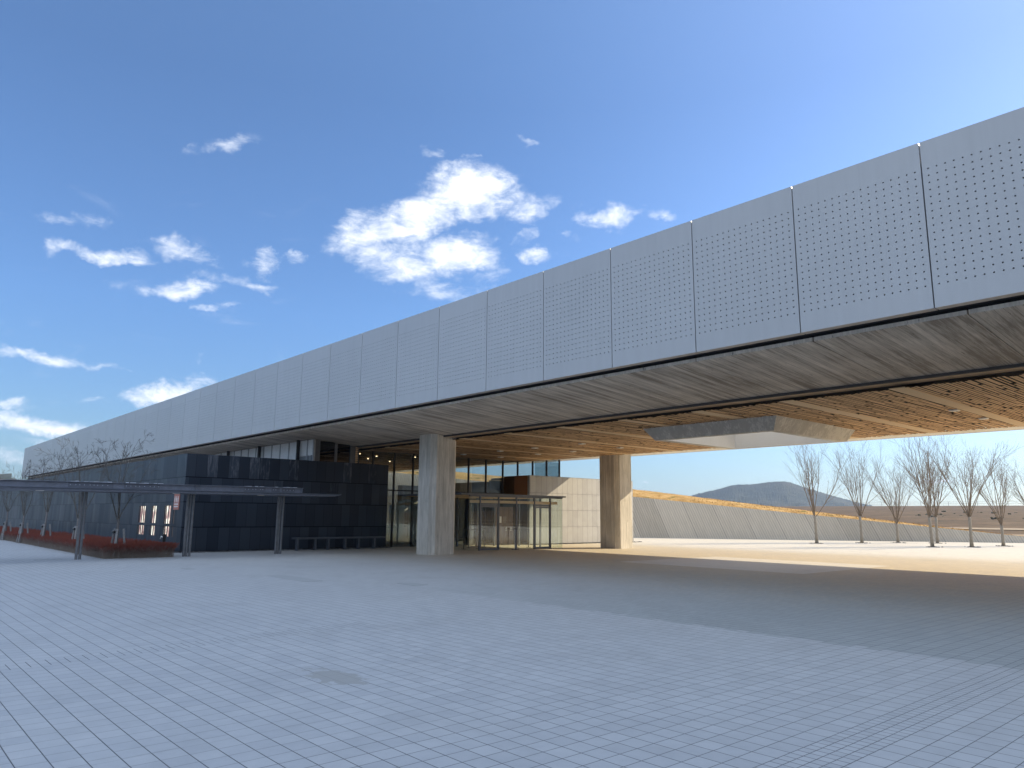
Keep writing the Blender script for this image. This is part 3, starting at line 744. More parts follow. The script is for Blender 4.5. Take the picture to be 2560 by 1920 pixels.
# ------------------------------------------------------------------ pale wall block behind the entrance
gw = empty('board_clad_block', (-32, 33, 0), 'pale grey block of bolted cement boards with a timber end, beside the entrance', 'building')
def gpart(mb, name, mats): o = mb.build(name, mats); o.parent = gw; o.matrix_parent_inverse = Matrix.Translation((32, -33, 0)); return o
gpart(B(-31.1, -30.9, 28.82, 37.9, 0.05, 3.87), 'board_wall', 'cement_board')
gpart(B(-33.1, -31.101, 28.80, 28.95, 2.62, 3.868), 'timber_end', 'panel_wood')
gpart(B(-30.95, -30.897, 28.796, 28.818, 0.0, 3.868), 'corner_trim', 'lead_grey')
gpart(B(-34.5, -31.102, 37.7, 37.9, 0.05, 3.868), 'rear_wall', 'cement_board')
gpart(B(-34.5, -31.102, 28.96, 37.69, 3.7, 3.8), 'roof', 'roof_grey')
gpart(B(-33.1, -32.05, 28.80, 28.95, 0.0, 2.1), 'timber_door', 'door_wood')
gpart(B(-31.08, -30.95, 28.84, 37.88, 0.0, 0.048), 'plinth', 'void_dark')

# ------------------------------------------------------------------ glass wall of the lobby
gwall = empty('glass_wall', (-32, 25, 0), 'tall glazed lobby wall with black mullions under the timber ceiling', 'glass wall')
def glp(mb, name, mats): o = mb.build(name, mats); o.parent = gwall; o.matrix_parent_inverse = Matrix.Translation((32, -25, 0)); return o
ceil = lambda y: (WZ if y < 29.7 else CZ + (y - 29.75) * 0.0485) - 0.01
ys = [18.5, 19.35, 20.6, 21.75, 22.95, 24.18, 25.41, 26.65, 27.9, 29.05, 30.25, 31.4, 32.5]
for a, b in zip(ys[:-1], ys[1:]):
    z0 = 3.9 if a > 28 else 2.84
    glp(B(-32.212, -32.198, a + 0.03, b - 0.03, z0, ceil((a + b) / 2)), 'pane', 'glass_wall')
    if z0 < 3: glp(B(-32.212, -32.198, a + 0.03, b - 0.03, 0.02, 2.78), 'pane', 'glass_wall')
for y in ys: glp(B(-32.26, -32.15, y - 0.03, y + 0.03, 3.9 if y > 28.7 else 0.0, ceil(y)), 'mullion', 'mullion_black')
glp(B(-32.25, -32.16, 18.53, 28.79, 2.781, 2.839), 'transom', 'mullion_black')
glp(B(-32.26, -32.15, 29.09, 32.5, 3.872, 3.899), 'transom', 'frame_grey')
# return of the glass at the far corner
for a, b in ((-33.3, -32.27), (-34.4, -33.3)): glp(B(a + 0.02, b - 0.02, 32.49, 32.503, 3.9, 5.0), 'pane', 'glass_wall')

# lobby behind it
lob = empty('lobby_interior', (-40, 25, 0), 'dim lobby with white display panels seen through the glass', 'interior')
def lp(mb, name, mats): o = mb.build(name, mats); o.parent = lob; o.matrix_parent_inverse = Matrix.Translation((40, -25, 0)); return o
lp(B(-46, -32.27, 18.4, 32.4, 0.001, 0.012), 'lobby_floor', 'interior_floor')
lp(B(-46.2, -46, 18.4, 27, 0.0, 4.9), 'back_wall', 'interior_dark')
lp(B(-46, -32.4, 20.21, 20.3, 0.0, 3.2), 'side_wall', 'interior_dark')
lp(B(-46, -34.6, 32.3, 32.4, 0.0, 3.85), 'rear_wall', 'interior_dark')
lp(B(-34.6, -34.5, 28.9, 32.4, 0.0, 3.69), 'rear_wall', 'interior_dark')
for (x_, y_, w_, h_) in ((-33.0, 20.9, 0.28, 2.1), (-33.3, 21.5, 0.22, 2.2), (-34.2, 22.2, 0.4, 2.3), (-35, 23.4, 0.5, 2.2), (-37, 25.2, 0.7, 2.2), (-38.5, 27.2, 0.8, 2.4)):
    lp(B(x_, x_ + 0.05, y_, y_ + w_, 0.3, h_), 'display_panel', 'white_panel')
ct = lp(B(-36.2, -35.6, 21.6, 25.6, 0.0, 0.95), 'counter', 'white_panel'); o = B(-36.3, -35.5, 21.5, 25.7, 0.95, 1.0).build('counter_top', 'frame_grey'); o.parent = ct; o.matrix_parent_inverse = ct.matrix_basis.inverted(); 
lp(B(-44, -43.4, 28.5, 30.5, 0, 3.6), 'pillar', 'column_concrete')
for (x_, y_) in ((-33.8, 19.5), (-35.6, 19.8), (-34.6, 21.0), (-36.5, 21.6), (-33.6, 22.8), (-37.4, 23.6), (-34.4, 24.6), (-36.6, 26.4)):
    t = MB(); t.tube([(x_, y_, 4.66), (x_, y_, 4.70)], 0.045, 8); lp(t, 'lamp', 'lamp_glow')

# ------------------------------------------------------------------ entrance box (wind lobby)
vx, vy0, vy1 = -27.0, 21.4, 27.45
ves = empty('entrance_box', (-29, 24.4, 0), 'low glass entrance box with thin dark roof and sliding doors', 'glass entrance')
def vp(mb, name, mats): o = mb.build(name, mats); o.parent = ves; o.matrix_parent_inverse = Matrix.Translation((29, -24.4, 0)); return o
vp(B(-31.94, vx + 0.15, vy0 - 0.6, vy1 + 0.12, 2.53, 2.60), 'roof_slab', 'frame_grey')
vp(B(-31.94, vx - 0.2, vy0 - 0.2, vy1 - 0.2, 2.502, 2.529), 'ceiling_board', 'plank_wood')
vp(B(vx - 0.05, vx + 0.03, vy0, vy1, 2.46, 2.528), 'head_rail', 'frame_grey')
vm = [22.03, 23.17, 24.31, 25.5, 26.6]
for y in vm: vp(B(vx - 0.06, vx + 0.02, y - 0.035, y + 0.035, 0, 2.459), 'mullion', 'frame_grey')
vp(B(vx - 0.01, vx, vy0, vm[0] - 0.04, 0.01, 2.458), 'pane', 'glass_clear')
vp(B(vx - 0.01, vx, vm[-1] + 0.04, vy1, 0.01, 2.458), 'pane', 'glass_clear')
for i_, (a, b) in enumerate(zip(vm[:-1], vm[1:])):
    a += 0.037; b -= 0.037
    if i_ in (0, 3):
        d = vp(B(vx - 0.012, vx - 0.002, a + 0.05, b - 0.05, 0.1, 1.97), 'sliding_door', 'glass_clear')
        fr = MB(); fr.box(vx - 0.04, vx + 0.01, a, b, 1.972, 2.05); fr.box(vx - 0.035, vx + 0.005, a, b, 0.01, 0.098)
        fr.box(vx - 0.035, vx + 0.005, a, a + 0.048, 0.099, 1.971); fr.box(vx - 0.035, vx + 0.005, b - 0.048, b, 0.099, 1.971)
        o = fr.build('door_frame', 'frame_grey'); o.parent = d
        hd = MB(); hd.box(vx - 0.045, vx - 0.005, a, b, 2.06, 2.16); o = hd.build('door_track', 'frame_grey'); o.parent = d
        vp(B(vx - 0.01, vx, a, b, 2.162, 2.458), 'pane', 'glass_clear')
    else:
        vp(B(vx - 0.01, vx, a, b, 0.01, 2.458), 'pane', 'glass_clear')
vp(B(vx - 0.03, vx - 0.011, vm[0] - 0.6, vm[-1] + 0.5, 2.17, 2.30), 'tan_reflection_band', 'plank_wood')  # tan band imitates sunlit paving reflected in the glass above the doors
for y in (vy0, vy1):
    for a, b in ((-31.9, -30.3), (-30.25, -28.65), (-28.6, vx - 0.011)): vp(B(a, b, y, y + 0.01, 0.01, 2.5), 'side_pane', 'glass_clear')
    for x_ in (-30.275, -28.625): vp(B(x_ - 0.024, x_ + 0.024, y - 0.04, y + 0.05, 0, 2.5), 'side_mullion', 'frame_grey')
# inner row of posts of the lobby doors
for y in (22.6, 23.7, 25.0, 26.2): vp(B(-31.0, -30.9, y, y + 0.1, 0, 2.5), 'inner_post', 'frame_grey')
# timber lift door with white triangles
ld = empty('timber_lift_door', (-31.7, 27.6, 0), 'brown timber double door with white triangle marks inside the entrance', 'door')
for a, b in ((0.0, 0.33), (0.35, 0.68)):
    o = B(-0.05, 0, a, b, 0.05, 2.08).build('leaf', 'door_wood', ld)
    tm = MB(); yc = (a + b) / 2; tm.face([(0.004, yc - 0.06, 0.86), (0.004, yc + 0.06, 0.86), (0.004, yc, 0.99)]); tm.box(0.001, 0.006, yc - 0.05, yc + 0.05, 0.78, 0.82)
    tm.build('mark', 'sign_white', ld)
B(-0.06, 0.0, -0.75, -0.02, 0.05, 2.08).build('side_leaf', 'door_wood', ld)
B(0.0, 0.01, -0.46, -0.2, 1.2, 1.55).build('notice', 'sign_white', ld)
# barriers inside
for i_, (x_, y_, ln, lab) in enumerate(((-28.6, 22.3, 1.0, 'black rail barrier behind the left sliding door of the entrance'), (-29.6, 23.4, 1.1, 'black rail barrier in the middle of the glass entrance box'), (-28.4, 25.55, 0.9, 'black rail barrier behind the right sliding door of the entrance'))):
    e = empty('rail_barrier', (x_, y_, 0), lab, 'barrier', 'rail barriers inside the entrance')
    B(-0.02, 0.02, 0, ln, 0.88, 0.92).build('rail', 'mullion_black', e)
    for q in (0.05, ln - 0.05):
        B(-0.015, 0.015, q - 0.015, q + 0.015, 0.02, 0.879).build('leg', 'mullion_black', e)
        B(-0.15, 0.15, q - 0.02, q + 0.02, 0.0, 0.019).build('foot', 'mullion_black', e)
st = empty('notice_stand', (-26.75, 24.0, 0), 'slim notice stand on a round foot outside the glass entrance', 'stand')
MB().tube([(0, 0, 0), (0, 0, 0.02)], 0.17, 14).build('foot', 'frame_grey', st); MB().tube([(0, 0, 0.02), (0, 0, 0.95)], 0.02, 8).build('pole', 'lead_grey', st)
B(-0.02, 0.02, -0.13, 0.13, 0.95, 1.0).build('tray', 'mullion_black', st)

# ceiling lights
cl0 = None
for xb in (JX - 9 * JP - 0.35, JX - 8 * JP - 0.3, JX - 7 * JP - 0.7, JX - 6 * JP - 0.6, JX - JP - 0.3):
    for y in (23.6, 26.15):
        if cl0 is None:
            cl0 = empty('ceiling_light', (xb, y, WZ), 'small white box downlight on the slatted timber ceiling', 'ceiling light', 'downlights on the timber ceiling')
            B(-0.12, 0.12, -0.12, 0.12, -0.04, 0.0).build('housing', 'lamp_white', cl0, bevel=0.01)
            MB().tube([(0, 0, -0.046), (0, 0, -0.041)], 0.09, 12).build('lens', 'lamp_white', cl0)
        else:
            c_ = copy_tree(cl0); c_.location = (xb, y, WZ)

# ------------------------------------------------------------------ bench
be = empty('long_bench', (-31.35, 17.3, 0), 'long narrow dark bench against the black granite end wall', 'bench')
B(-0.26, 0.26, -2.3, 2.26, 0.49, 0.56).build('seat', 'bench_steel', be, bevel=0.006)
for y in (15.1, 15.95, 16.6, 17.45, 18.15, 19.0):
    B(0.02, 0.2, y - 17.3 - 0.045, y - 17.3 + 0.045, 0.0, 0.489).build('leg', 'bench_steel', be)

# gravel along the granite
pb = MB(); rr = random.Random(2)
for q in range(520):
    pb.blob((rr.uniform(-32.05, -31.62), rr.uniform(10.3, 20.3), rr.uniform(0.0, 0.02)), rr.uniform(0.02, 0.05), 0.7, q)
for q in range(160):
    pb.blob((rr.uniform(-33.6, -31.9), rr.uniform(9.9, 10.36), rr.uniform(0.0, 0.02)), rr.uniform(0.02, 0.05), 0.7, q + 900)
for q in range(500):
    pb.blob((rr.uniform(-30.85, -30.6), rr.uniform(28.9, 38.5), rr.uniform(0.0, 0.02)), rr.uniform(0.02, 0.05), 0.7, q + 2900)
tag(pb.build('gravel', 'pebble'), 'grey pebbles in the drainage strips along the walls', 'gravel', kind='stuff')

# ------------------------------------------------------------------ walkway canopy
cnp = empty('walkway_canopy', (-29.2, 5.0, 0), 'thin grey steel walkway canopy on clustered round posts before the black block', 'canopy')
SL = 0.0036
def tilt_box(mb, x0, x1, y0, y1, z0, z1):
    i = len(mb.v); mb.box(x0, x1, y0, y1, z0, z1)
    mb.v[i:] = [(a, b, c + SL * (b - 3.6)) for a, b, c in mb.v[i:]]
    return mb
def cpart(mb, name, mats, **kw): o = mb.build(name, mats, **kw); o.parent = cnp; o.matrix_parent_inverse = Matrix.Translation((29.2, -5, 0)); return o
mb = MB(); i = len(mb.v)   # roof plate with a raked tip
for (x_, z_) in ((-30.1, 2.285), (-28.5, 2.285), (-28.5, 2.345), (-28.42, 2.39), (-30.1, 2.39)):
    for y in (-9.0, 15.35 if z_ < 2.3 else 15.62): mb.v.append((x_, y, z_ + SL * (y - 3.6)))
for q in range(5):
    w_ = (q + 1) % 5; mb.f.append((2 * q, 2 * w_, 2 * w_ + 1, 2 * q + 1)); mb.mi.append(0)
mb.f += [(0, 2, 4, 6, 8)[::-1], (1, 3, 5, 7, 9)]; mb.mi += [0, 0]
cpart(mb, 'roof_plate', 'canopy_plate')
bm_ = MB(); bx = -28.95
tilt_box(bm_, bx - 0.008, bx + 0.008, -9, 14.05, 2.41, 2.60); tilt_box(bm_, bx - 0.1, bx + 0.1, -9, 14.1, 2.601, 2.617); tilt_box(bm_, bx - 0.1, bx + 0.1, -9, 14.1, 2.393, 2.409)
for y in (14.04, 9.75): tilt_box(bm_, bx - 0.095, bx + 0.095, y, y + 0.012, 2.41, 2.6)
cpart(bm_, 'beam', 'canopy_steel')
rr = random.Random(8)
for (ya, yb) in ((5.55, 6.95), (7.3, 8.5), (11.6, 12.5), (13.2, 13.75), (12.75, 13.1)):
    sp = MB(); tilt_box(sp, bx + 0.009, bx + 0.02, ya, yb, 2.425, 2.588)
    o = cpart(sp, 'splice_plate', 'canopy_plate')
    bt = MB(); y = ya + 0.06
    while y < yb - 0.05:
        for z_ in (2.5,): tilt_box(bt, bx + 0.0205, bx + 0.032, y, y + 0.022, z_, z_ + 0.02)
        if rr.random() < 0.6: tilt_box(bt, bx - 0.06, bx + 0.085, y, y + rr.uniform(0.06, 0.16), 2.618, 2.618 + rr.uniform(0.006, 0.022))
        y += rr.uniform(0.10, 0.19)
    ob_ = bt.build('bolts', 'frost'); ob_.parent = o; ob_['kind'] = 'stuff'
for y in (4.6, 8.9, 12.1): cpart(tilt_box(MB(), -28.75, -28.6, y, y + 0.22, 2.268, 2.284), 'soffit_lamp', 'lamp_white')
for y in (-2.0, 6.14, 9.72, 13.3):
    for dx_, dy_ in ((0, -0.055), (0, 0.055)) if y < 7 else ((0, -0.105), (-0.03, 0), (0, 0.105)):
        mb = MB().tube([(-29.2 + dx_, y + dy_, 0), (-29.2 + dx_, y + dy_, 2.283 + SL * (y - 3.6))], 0.046, 12)
        cpart(mb, 'post', 'post_steel', smooth=False)

# ------------------------------------------------------------------ hedge
rr = random.Random(11); hb = MB()
def hedge_twig(x, y):
    h = 0.50 + 0.05 * math.sin(x * 1.3) * math.sin(y * 2.1) + rr.uniform(-0.10, 0.05); lx, ly = rr.gauss(0, 0.06), rr.gauss(0, 0.06)
    r = rr.uniform(0.003, 0.007); zf = rr.uniform(0.15, 0.26)
    hb.tube([(x, y, 0), (x + lx * 0.4, y + ly * 0.4, zf), (x + lx, y + ly, h * 0.75)], [r, r * 0.8, r * 0.5], 3, False)
    for q in range(3):
        ax, ay = lx + rr.gauss(0, 0.07), ly + rr.gauss(0, 0.07); w = rr.uniform(0.004, 0.008)
        a = Vector((x + lx * 0.5, y + ly * 0.5, zf + 0.05)); b = Vector((x + ax, y + ay, h + rr.uniform(-0.05, 0.02)))
        m_ = (a + b) / 2 + Vector((rr.gauss(0, 0.02), rr.gauss(0, 0.02), 0.02))
        hb.tube([a, m_, b], [w * 0.6, w, w * 0.9], 3, False)
for q in range(9000):
    x = -29.05 - (rr.random() ** 1.5) * 40; y = rr.choice((rr.uniform(6.9, 9.25), rr.uniform(6.9, 9.25), rr.uniform(6.9, 7.2)))
    if x > -29.05 - (9.25 - 6.9) * 0.0: pass
    hedge_twig(x, y)
for q in range(700): hedge_twig(-29.05 - abs(rr.gauss(0, 0.12)), rr.uniform(6.95, 9.2))
tag(hb.build('hedge', 'hedge_twigs'), 'low clipped hedge of red winter shoots along the black granite wall', 'hedge')

# ------------------------------------------------------------------ trees
def grow(tw, rr, p, d, length, r0, depth, spread, nchild, upw, n=5, segs=5, wob=0.10, minr=0.004):
    pts = [Vector(p)]; rad = [r0]; dd = Vector(d).normalized()
    for k in range(segs):
        dd = (dd + Vector((rr.gauss(0, wob), rr.gauss(0, wob), upw + rr.gauss(0, wob * 0.6)))).normalized()
        pts.append(pts[-1] + dd * (length / segs)); rad.append(max(minr, r0 * (1 - 0.75 * (k + 1) / segs)))
    tw.tube(pts, rad, n, False)
    if depth <= 0: return
    for q in range(nchild[0] if isinstance(nchild, list) else nchild):
        t = rr.uniform(0.22, 1.0); i = min(int(t * segs), segs - 1); f = t * segs - i
        b = pts[i].lerp(pts[i + 1], f); ax = (pts[i + 1] - pts[i]).normalized()
        ph = rr.uniform(0, 2 * math.pi); side = ax.orthogonal().normalized(); side.rotate(Matrix.Rotation(ph, 3, ax))
        an = rr.uniform(*spread)
        nd = ax * math.cos(an) + side * math.sin(an)
        grow(tw, rr, b, nd, length * rr.uniform(0.32, 0.55) * (1.15 - 0.45 * t), max(minr, rad[i] * 0.55), depth - 1, spread, nchild[1:] if isinstance(nchild, list) and len(nchild) > 1 else nchild, upw, 3, 4, wob, minr)
def vase_tree(seed, h, loc, label, tall=1.75, rz=0.0, limbs=9):
    rr = random.Random(seed); e = empty('bare_tree', loc, label, 'tree', 'bare vase shaped trees beyond the building'); e.rotation_euler[2] = rz
    tr = MB(); lean = rr.uniform(-0.05, 0.05)
    tr.tube([(0, 0, -0.02), (lean * 0.3, 0, tall * 0.3), (lean * 0.7, 0.01, tall * 0.7), (lean, 0, tall)], [0.115, 0.085, 0.078, 0.085], 9)
    tr.build('trunk', 'bark_pale', e, smooth=True)
    cr = MB()
    for k in range(limbs):
        ph = 2 * math.pi * k / limbs + rr.uniform(-0.35, 0.35); an = rr.uniform(0.18, 0.56) if k else 0.05
        z0 = tall - 0.08 - rr.uniform(0, 0.12) + (rr.uniform(0, 0.5) if k % 3 == 0 else 0)
        d = (math.sin(an) * math.cos(ph), math.sin(an) * math.sin(ph), math.cos(an))
        L = (h - tall) * rr.uniform(0.78, 1.0) / max(0.75, math.cos(an))
        grow(cr, rr, (lean, 0, z0), d, L, rr.uniform(0.022, 0.034), 2, (0.22, 0.60), [9, 6], 0.035, 5, 7, 0.055, 0.0032)
    cr.build('crown', 'twig_brown', e)
    return e
far_trees = [(3, 6.1, (-23.28, 46.96, 0), 'bare tree nearest the sunlit column, first of the row from the left'),
             (7, 5.95, (-22.06, 50.77, 0), 'bare tree second from the left in the row beyond the building'),
             (12, 5.2, (-20.91, 53.7, 0), 'smaller bare tree left of the tallest tree, near the retaining wall'),
             (15, 5.6, (-19.0, 55.3, 0), 'bare tree half hidden directly behind the tallest tree of the row'),
             (21, 6.35, (-16.59, 47.46, 0), 'tallest bare tree of the row, in front of the brown embankment'),
             (26, 5.7, (-15.25, 49.75, 0), 'bare tree with forked trunk just right of the tallest tree'),
             (33, 5.0, (-14.67, 53.55, 0), 'small bare tree second from the right edge'),
             (38, 5.0, (-13.0, 55.6, 0), 'bare tree cut by the right edge of the view')]
for i_, (sd, h, loc, lab) in enumerate(far_trees): vase_tree(sd, h, loc, lab, tall=1.3 if h < 5.4 else 1.75, limbs=8 + i_ % 3)
# planting pits
rr = random.Random(4); pt = MB()
for (sd, h, loc, lab) in far_trees:
    for q in range(26):
        a = rr.uniform(0, 6.28); r_ = rr.uniform(0.12, 0.5); pt.blob((loc[0] + r_ * math.cos(a), loc[1] + r_ * math.sin(a), 0.01), rr.uniform(0.03, 0.06), 0.6, q)
tag(pt.build('tree_pit_gravel', 'pebble'), 'grey stones round the feet of the far bare trees', 'gravel', kind='stuff')

def young_tree(seed, h, loc, label):
    rr = random.Random(seed); e = empty('young_tree', loc, label, 'tree', 'young bare trees in the red hedge')
    tr = MB(); a, b = rr.uniform(-0.1, 0.12), rr.uniform(-0.06, 0.06)
    th = rr.uniform(1.35, 1.6)
    tr.tube([(0, 0, 0), (a * 0.4, b, 0.5), (a * 0.7, b * 0.5, 0.95), (a * 1.2, 0, th)], [0.062, 0.050, 0.045, 0.04], 8)
    tr.build('trunk', 'bark_grey', e, smooth=True)
    cr = MB(); nl = 5
    for k in range(nl):
        ph = 2 * math.pi * k / nl + rr.uniform(-0.4, 0.4); an = rr.uniform(0.14, 0.46) if k else 0.04
        d = (math.sin(an) * math.cos(ph), math.sin(an) * math.sin(ph), math.cos(an))
        grow(cr, rr, (a * 1.2, 0, th - rr.uniform(0, 0.2)), d, (h - th) * rr.uniform(0.75, 1.0), 0.024, 3, (0.45, 1.05), [5, 4, 4], 0.05, 5, 7, 0.09, 0.0042)
    cr.build('crown', 'twig_grey', e)
    # tripod support
    s_ = empty('tree_support', (loc[0] + 0.15, loc[1], 0), 'pale timber supports tied to the ' + label.split(' in ')[0], 'tree support', 'timber tree supports in the hedge')
    for q, (x_, y_) in enumerate(((-0.28, -0.1), (0.0, 0.2), (0.22, -0.12))):
        MB().tube([(x_ * 1.5, y_ * 1.5, 0), (x_ * 0.75, y_ * 0.75, 1.02)], 0.04, 8).build('post', 'stake_wood', s_)
    MB().tube([(-0.3, -0.12, 0.93), (0.26, -0.12, 0.98)], 0.035, 8).build('crossbar', 'stake_wood', s_)
    MB().tube([(-0.25, -0.1, 0.9), (0.1, -0.14, 0.92)], 0.055, 8).build('tie', 'tie_black', s_)
for sd, h, loc, lab in ((51, 4.35, (-29.6, 7.4, 0), 'young bare tree nearest the canopy posts in the red hedge'),
                        (57, 4.6, (-35.3, 7.3, 0), 'second young bare tree from the right in the red hedge'),
                        (63, 4.4, (-41.4, 7.2, 0), 'middle young bare tree of five in the red hedge'),
                        (66, 4.0, (-46.0, 7.0, 0), 'second young bare tree from the left in the red hedge'),
                        (72, 4.0, (-51.0, 6.95, 0), 'leftmost young bare tree in the red hedge')):
    young_tree(sd, h, loc, lab)
# garden tap at the hedge end
tp = empty('garden_tap', (-31.9, 9.7, 0), 'small dark tap post with a white spout at the end of the red hedge', 'tap')
B(-0.05, 0.05, -0.05, 0.05, 0, 0.75).build('post', 'mullion_black', tp)
MB().tube([(-0.05, -0.02, 0.62), (-0.2, -0.05, 0.66), (-0.3, -0.05, 0.56)], [0.02, 0.025, 0.02], 8).build('spout', 'lamp_white', tp)

# drain lids in the paving
for (x_, y_, w_, d_, lab) in ((-29.7, 5.35, 0.5, 0.8, 'grey drain lid in the paving before the red hedge'), (-18.0, 8.65, 2.2, 0.5, 'long grey drain lid in the paving towards the building'), (-14.9, 10.15, 0.7, 0.4, 'grey drain lid in the paving nearest the raised building'), (-22.8, 7.66, 0.6, 0.22, 'small grey drain lid between the canopy posts and the open plaza')):
    mb = MB(); mb.box(x_ - w_ / 2, x_ + w_ / 2, y_ - d_ / 2, y_ + d_ / 2, 0.001, 0.004)
    tag(mb.build('drain_lid', 'lid_concrete'), lab, 'drain lid', 'drain lids in the paving')

# ------------------------------------------------------------------ mound and retaining wall
WD = Vector((1, 0.73, 0)).normalized(); WN = Vector((-WD.y, WD.x, 0))
def wall_top(x): return max(0.03, 3.16 - 0.1235 * (x + 37.7))
w0 = Vector((-60, 46.2 + 0.73 * (-60 + 38), 0))
rwall = MB(); n = 60; Lw = 62.0
rows = []
for i in range(n + 1):
    s_ = Lw * i / n; p = w0 + WD * s_; h = wall_top(p.x)
    rows.append((s_, h, 0.30 * h))
for (s0, h0, b0), (s1, h1, b1) in zip(rows[:-1], rows[1:]):
    rwall.face([(s0, 0, 0), (s1, 0, 0), (s1, b1, h1), (s0, b0, h0)])
    rwall.face([(s0, b0, h0), (s1, b1, h1), (s1, b1 + 0.3, h1), (s0, b0 + 0.3, h0)])
    rwall.face([(s0, b0 + 0.3, h0), (s1, b1 + 0.3, h1), (s1, b1 + 0.5, 0), (s0, b0 + 0.5, 0)])
rw = rwall.build('retaining_wall', 'raked_concrete', loc=w0); rw.rotation_euler[2] = math.atan2(WD.y, WD.x)
tag(rw, 'long grey retaining wall with slanting grooves below the grassy mound', 'wall')
mg = MB(); ni, nj = 120, 26; rr = random.Random(6)
for i in range(ni + 1):
    s_ = Lw * 1.05 * i / ni; p = w0 + WD * s_; h = wall_top(p.x); hh = 0.95 * min(1, max(0.12, (h + 0.1) / 3.2))
    for j in range(nj + 1):
        t = 26 * (j / nj) ** 1.6
        q = p + WN * (0.30 * h + 0.12 + t)
        fall = 1 - max(0, (t - 12) / 14) ** 2
        zz = (h - 0.05 + hh * (1 - math.exp(-t / 3.2))) * fall + (rr.uniform(-0.03, 0.03) if j > 0 else 0.0)
        mg.v.append((q.x, q.y, zz - 0.05 * (j == nj)))
for i in range(ni):
    for j in range(nj):
        a = i * (nj + 1) + j; mg.f.append((a, a + nj + 1, a + nj + 2, a + 1)); mg.mi.append(0)
tag(mg.build('grassy_mound', 'dry_turf', smooth=True), 'golden dry grass mound above the grooved wall', 'mound', kind='structure')
# blades on the mound's front edge break the clean line
gb = MB(); rr = random.Random(9)
for q in range(5200):
    s_ = rr.uniform(14, 57); p = w0 + WD * s_; h = wall_top(p.x); t = rr.random() ** 2 * 6; hh = 0.95 * min(1, max(0.12, (h + 0.1) / 3.2))
    b_ = p + WN * (0.30 * h + 0.2 + t); z_ = h - 0.06 + hh * (1 - math.exp(-t / 3.2)); w_ = rr.uniform(0.01, 0.025); l_ = rr.uniform(0.05, 0.13)
    gb.face([(b_.x - w_, b_.y, z_), (b_.x + w_, b_.y, z_), (b_.x + rr.gauss(0, 0.04), b_.y + rr.gauss(0, 0.03), z_ + l_)])
tag(gb.build('dry_grass', 'dry_turf'), 'tufts of dry grass along the crest of the mound', 'grass', kind='stuff')

# ------------------------------------------------------------------ embankment, railing, shrubs
eb = MB(); prof = [(84, -0.3), (92, 0.05), (112, 0.28), (160, 1.4), (240, 3.5), (340, 5.9), (450, 8.85), (470, 8.9), (560, 4.0), (600, -1)]
xs_ = [-520 + 20 * i for i in range(41)]; rr = random.Random(3)
for x_ in xs_:
    for k, (y_, z_) in enumerate(prof): eb.v.append((x_, y_ + 0.03 * (x_ + 150), z_ + (rr.uniform(-0.04, 0.04) if 0 < k < 6 else 0)))
for i in range(len(xs_) - 1):
    for j in range(len(prof) - 1):
        a = i * len(prof) + j; eb.f.append((a, a + len(prof), a + len(prof) + 1, a + 1)); eb.mi.append(0)
tag(eb.build('embankment', 'embankment_turf', smooth=True), 'long brown grass sea embankment closing the horizon', 'embankment', kind='structure')
sp = MB()
for x_ in range(-300, 100, 10):
    for (yy, zz) in ((0, 0),):
        a = (x_, 110 + 0.03 * (x_ + 150), 0.32); b = (x_ + 10, 110 + 0.03 * (x_ + 160), 0.32)
        sp.face([(a[0], a[1], a[2]), (b[0], b[1], b[2]), (b[0], b[1] + 7, 0.46), (a[0], a[1] + 7, 0.46)])
        sp.face([(a[0], a[1] - 30, 0.03), (b[0], b[1] - 30, 0.03), (b[0], b[1] - 22, 0.10), (a[0], a[1] - 22, 0.10)])
tag(sp.build('path', 'sand_path'), 'pale sandy paths across the foot of the brown embankment', 'path', kind='structure')
rl = empty('crest_railing', (-160, 452, 8.85), 'thin post and wire railing along the crest of the brown embankment', 'railing')
ps = MB(); x_ = -260
while x_ < 60:
    ps.box(x_ + 160 - 0.09, x_ + 160 + 0.09, 0.03 * (x_ + 150) - 0.09, 0.03 * (x_ + 150) + 0.09, 0, 2.3); x_ += 7
o = ps.build('posts', 'lead_grey', rl); o['kind'] = 'stuff'
w_ = MB()
for zz in (1.2, 2.2): w_.tube([(-100, 0.03 * -110, zz), (220, 0.03 * 210, zz)], 0.05, 4)
w_.build('wires', 'lead_grey', rl)
rr = random.Random(14)
for q in range(26):
    yy = rr.uniform(170, 260); xx = -0.29 * yy + rr.uniform(-0.075, 0.055) * yy; t = (yy - 160) / 80; zz = 1.4 + 2.1 * t if yy < 240 else 3.5 + 2.4 * (yy - 240) / 100
    sb = MB(); r_ = rr.uniform(0.22, 0.55)
    for k in range(5): sb.blob((rr.gauss(0, r_ * 0.6), rr.gauss(0, r_ * 0.5), r_ * 0.35 + rr.uniform(0, r_ * 0.3)), r_ * rr.uniform(0.35, 0.6), 0.8, q * 9 + k)
    tag(sb.build('shrub', 'shrub_green', loc=(xx, yy, zz - 0.2)), 'small dark shrub scattered on the brown embankment slope', 'shrub', 'shrubs on the embankment slope')

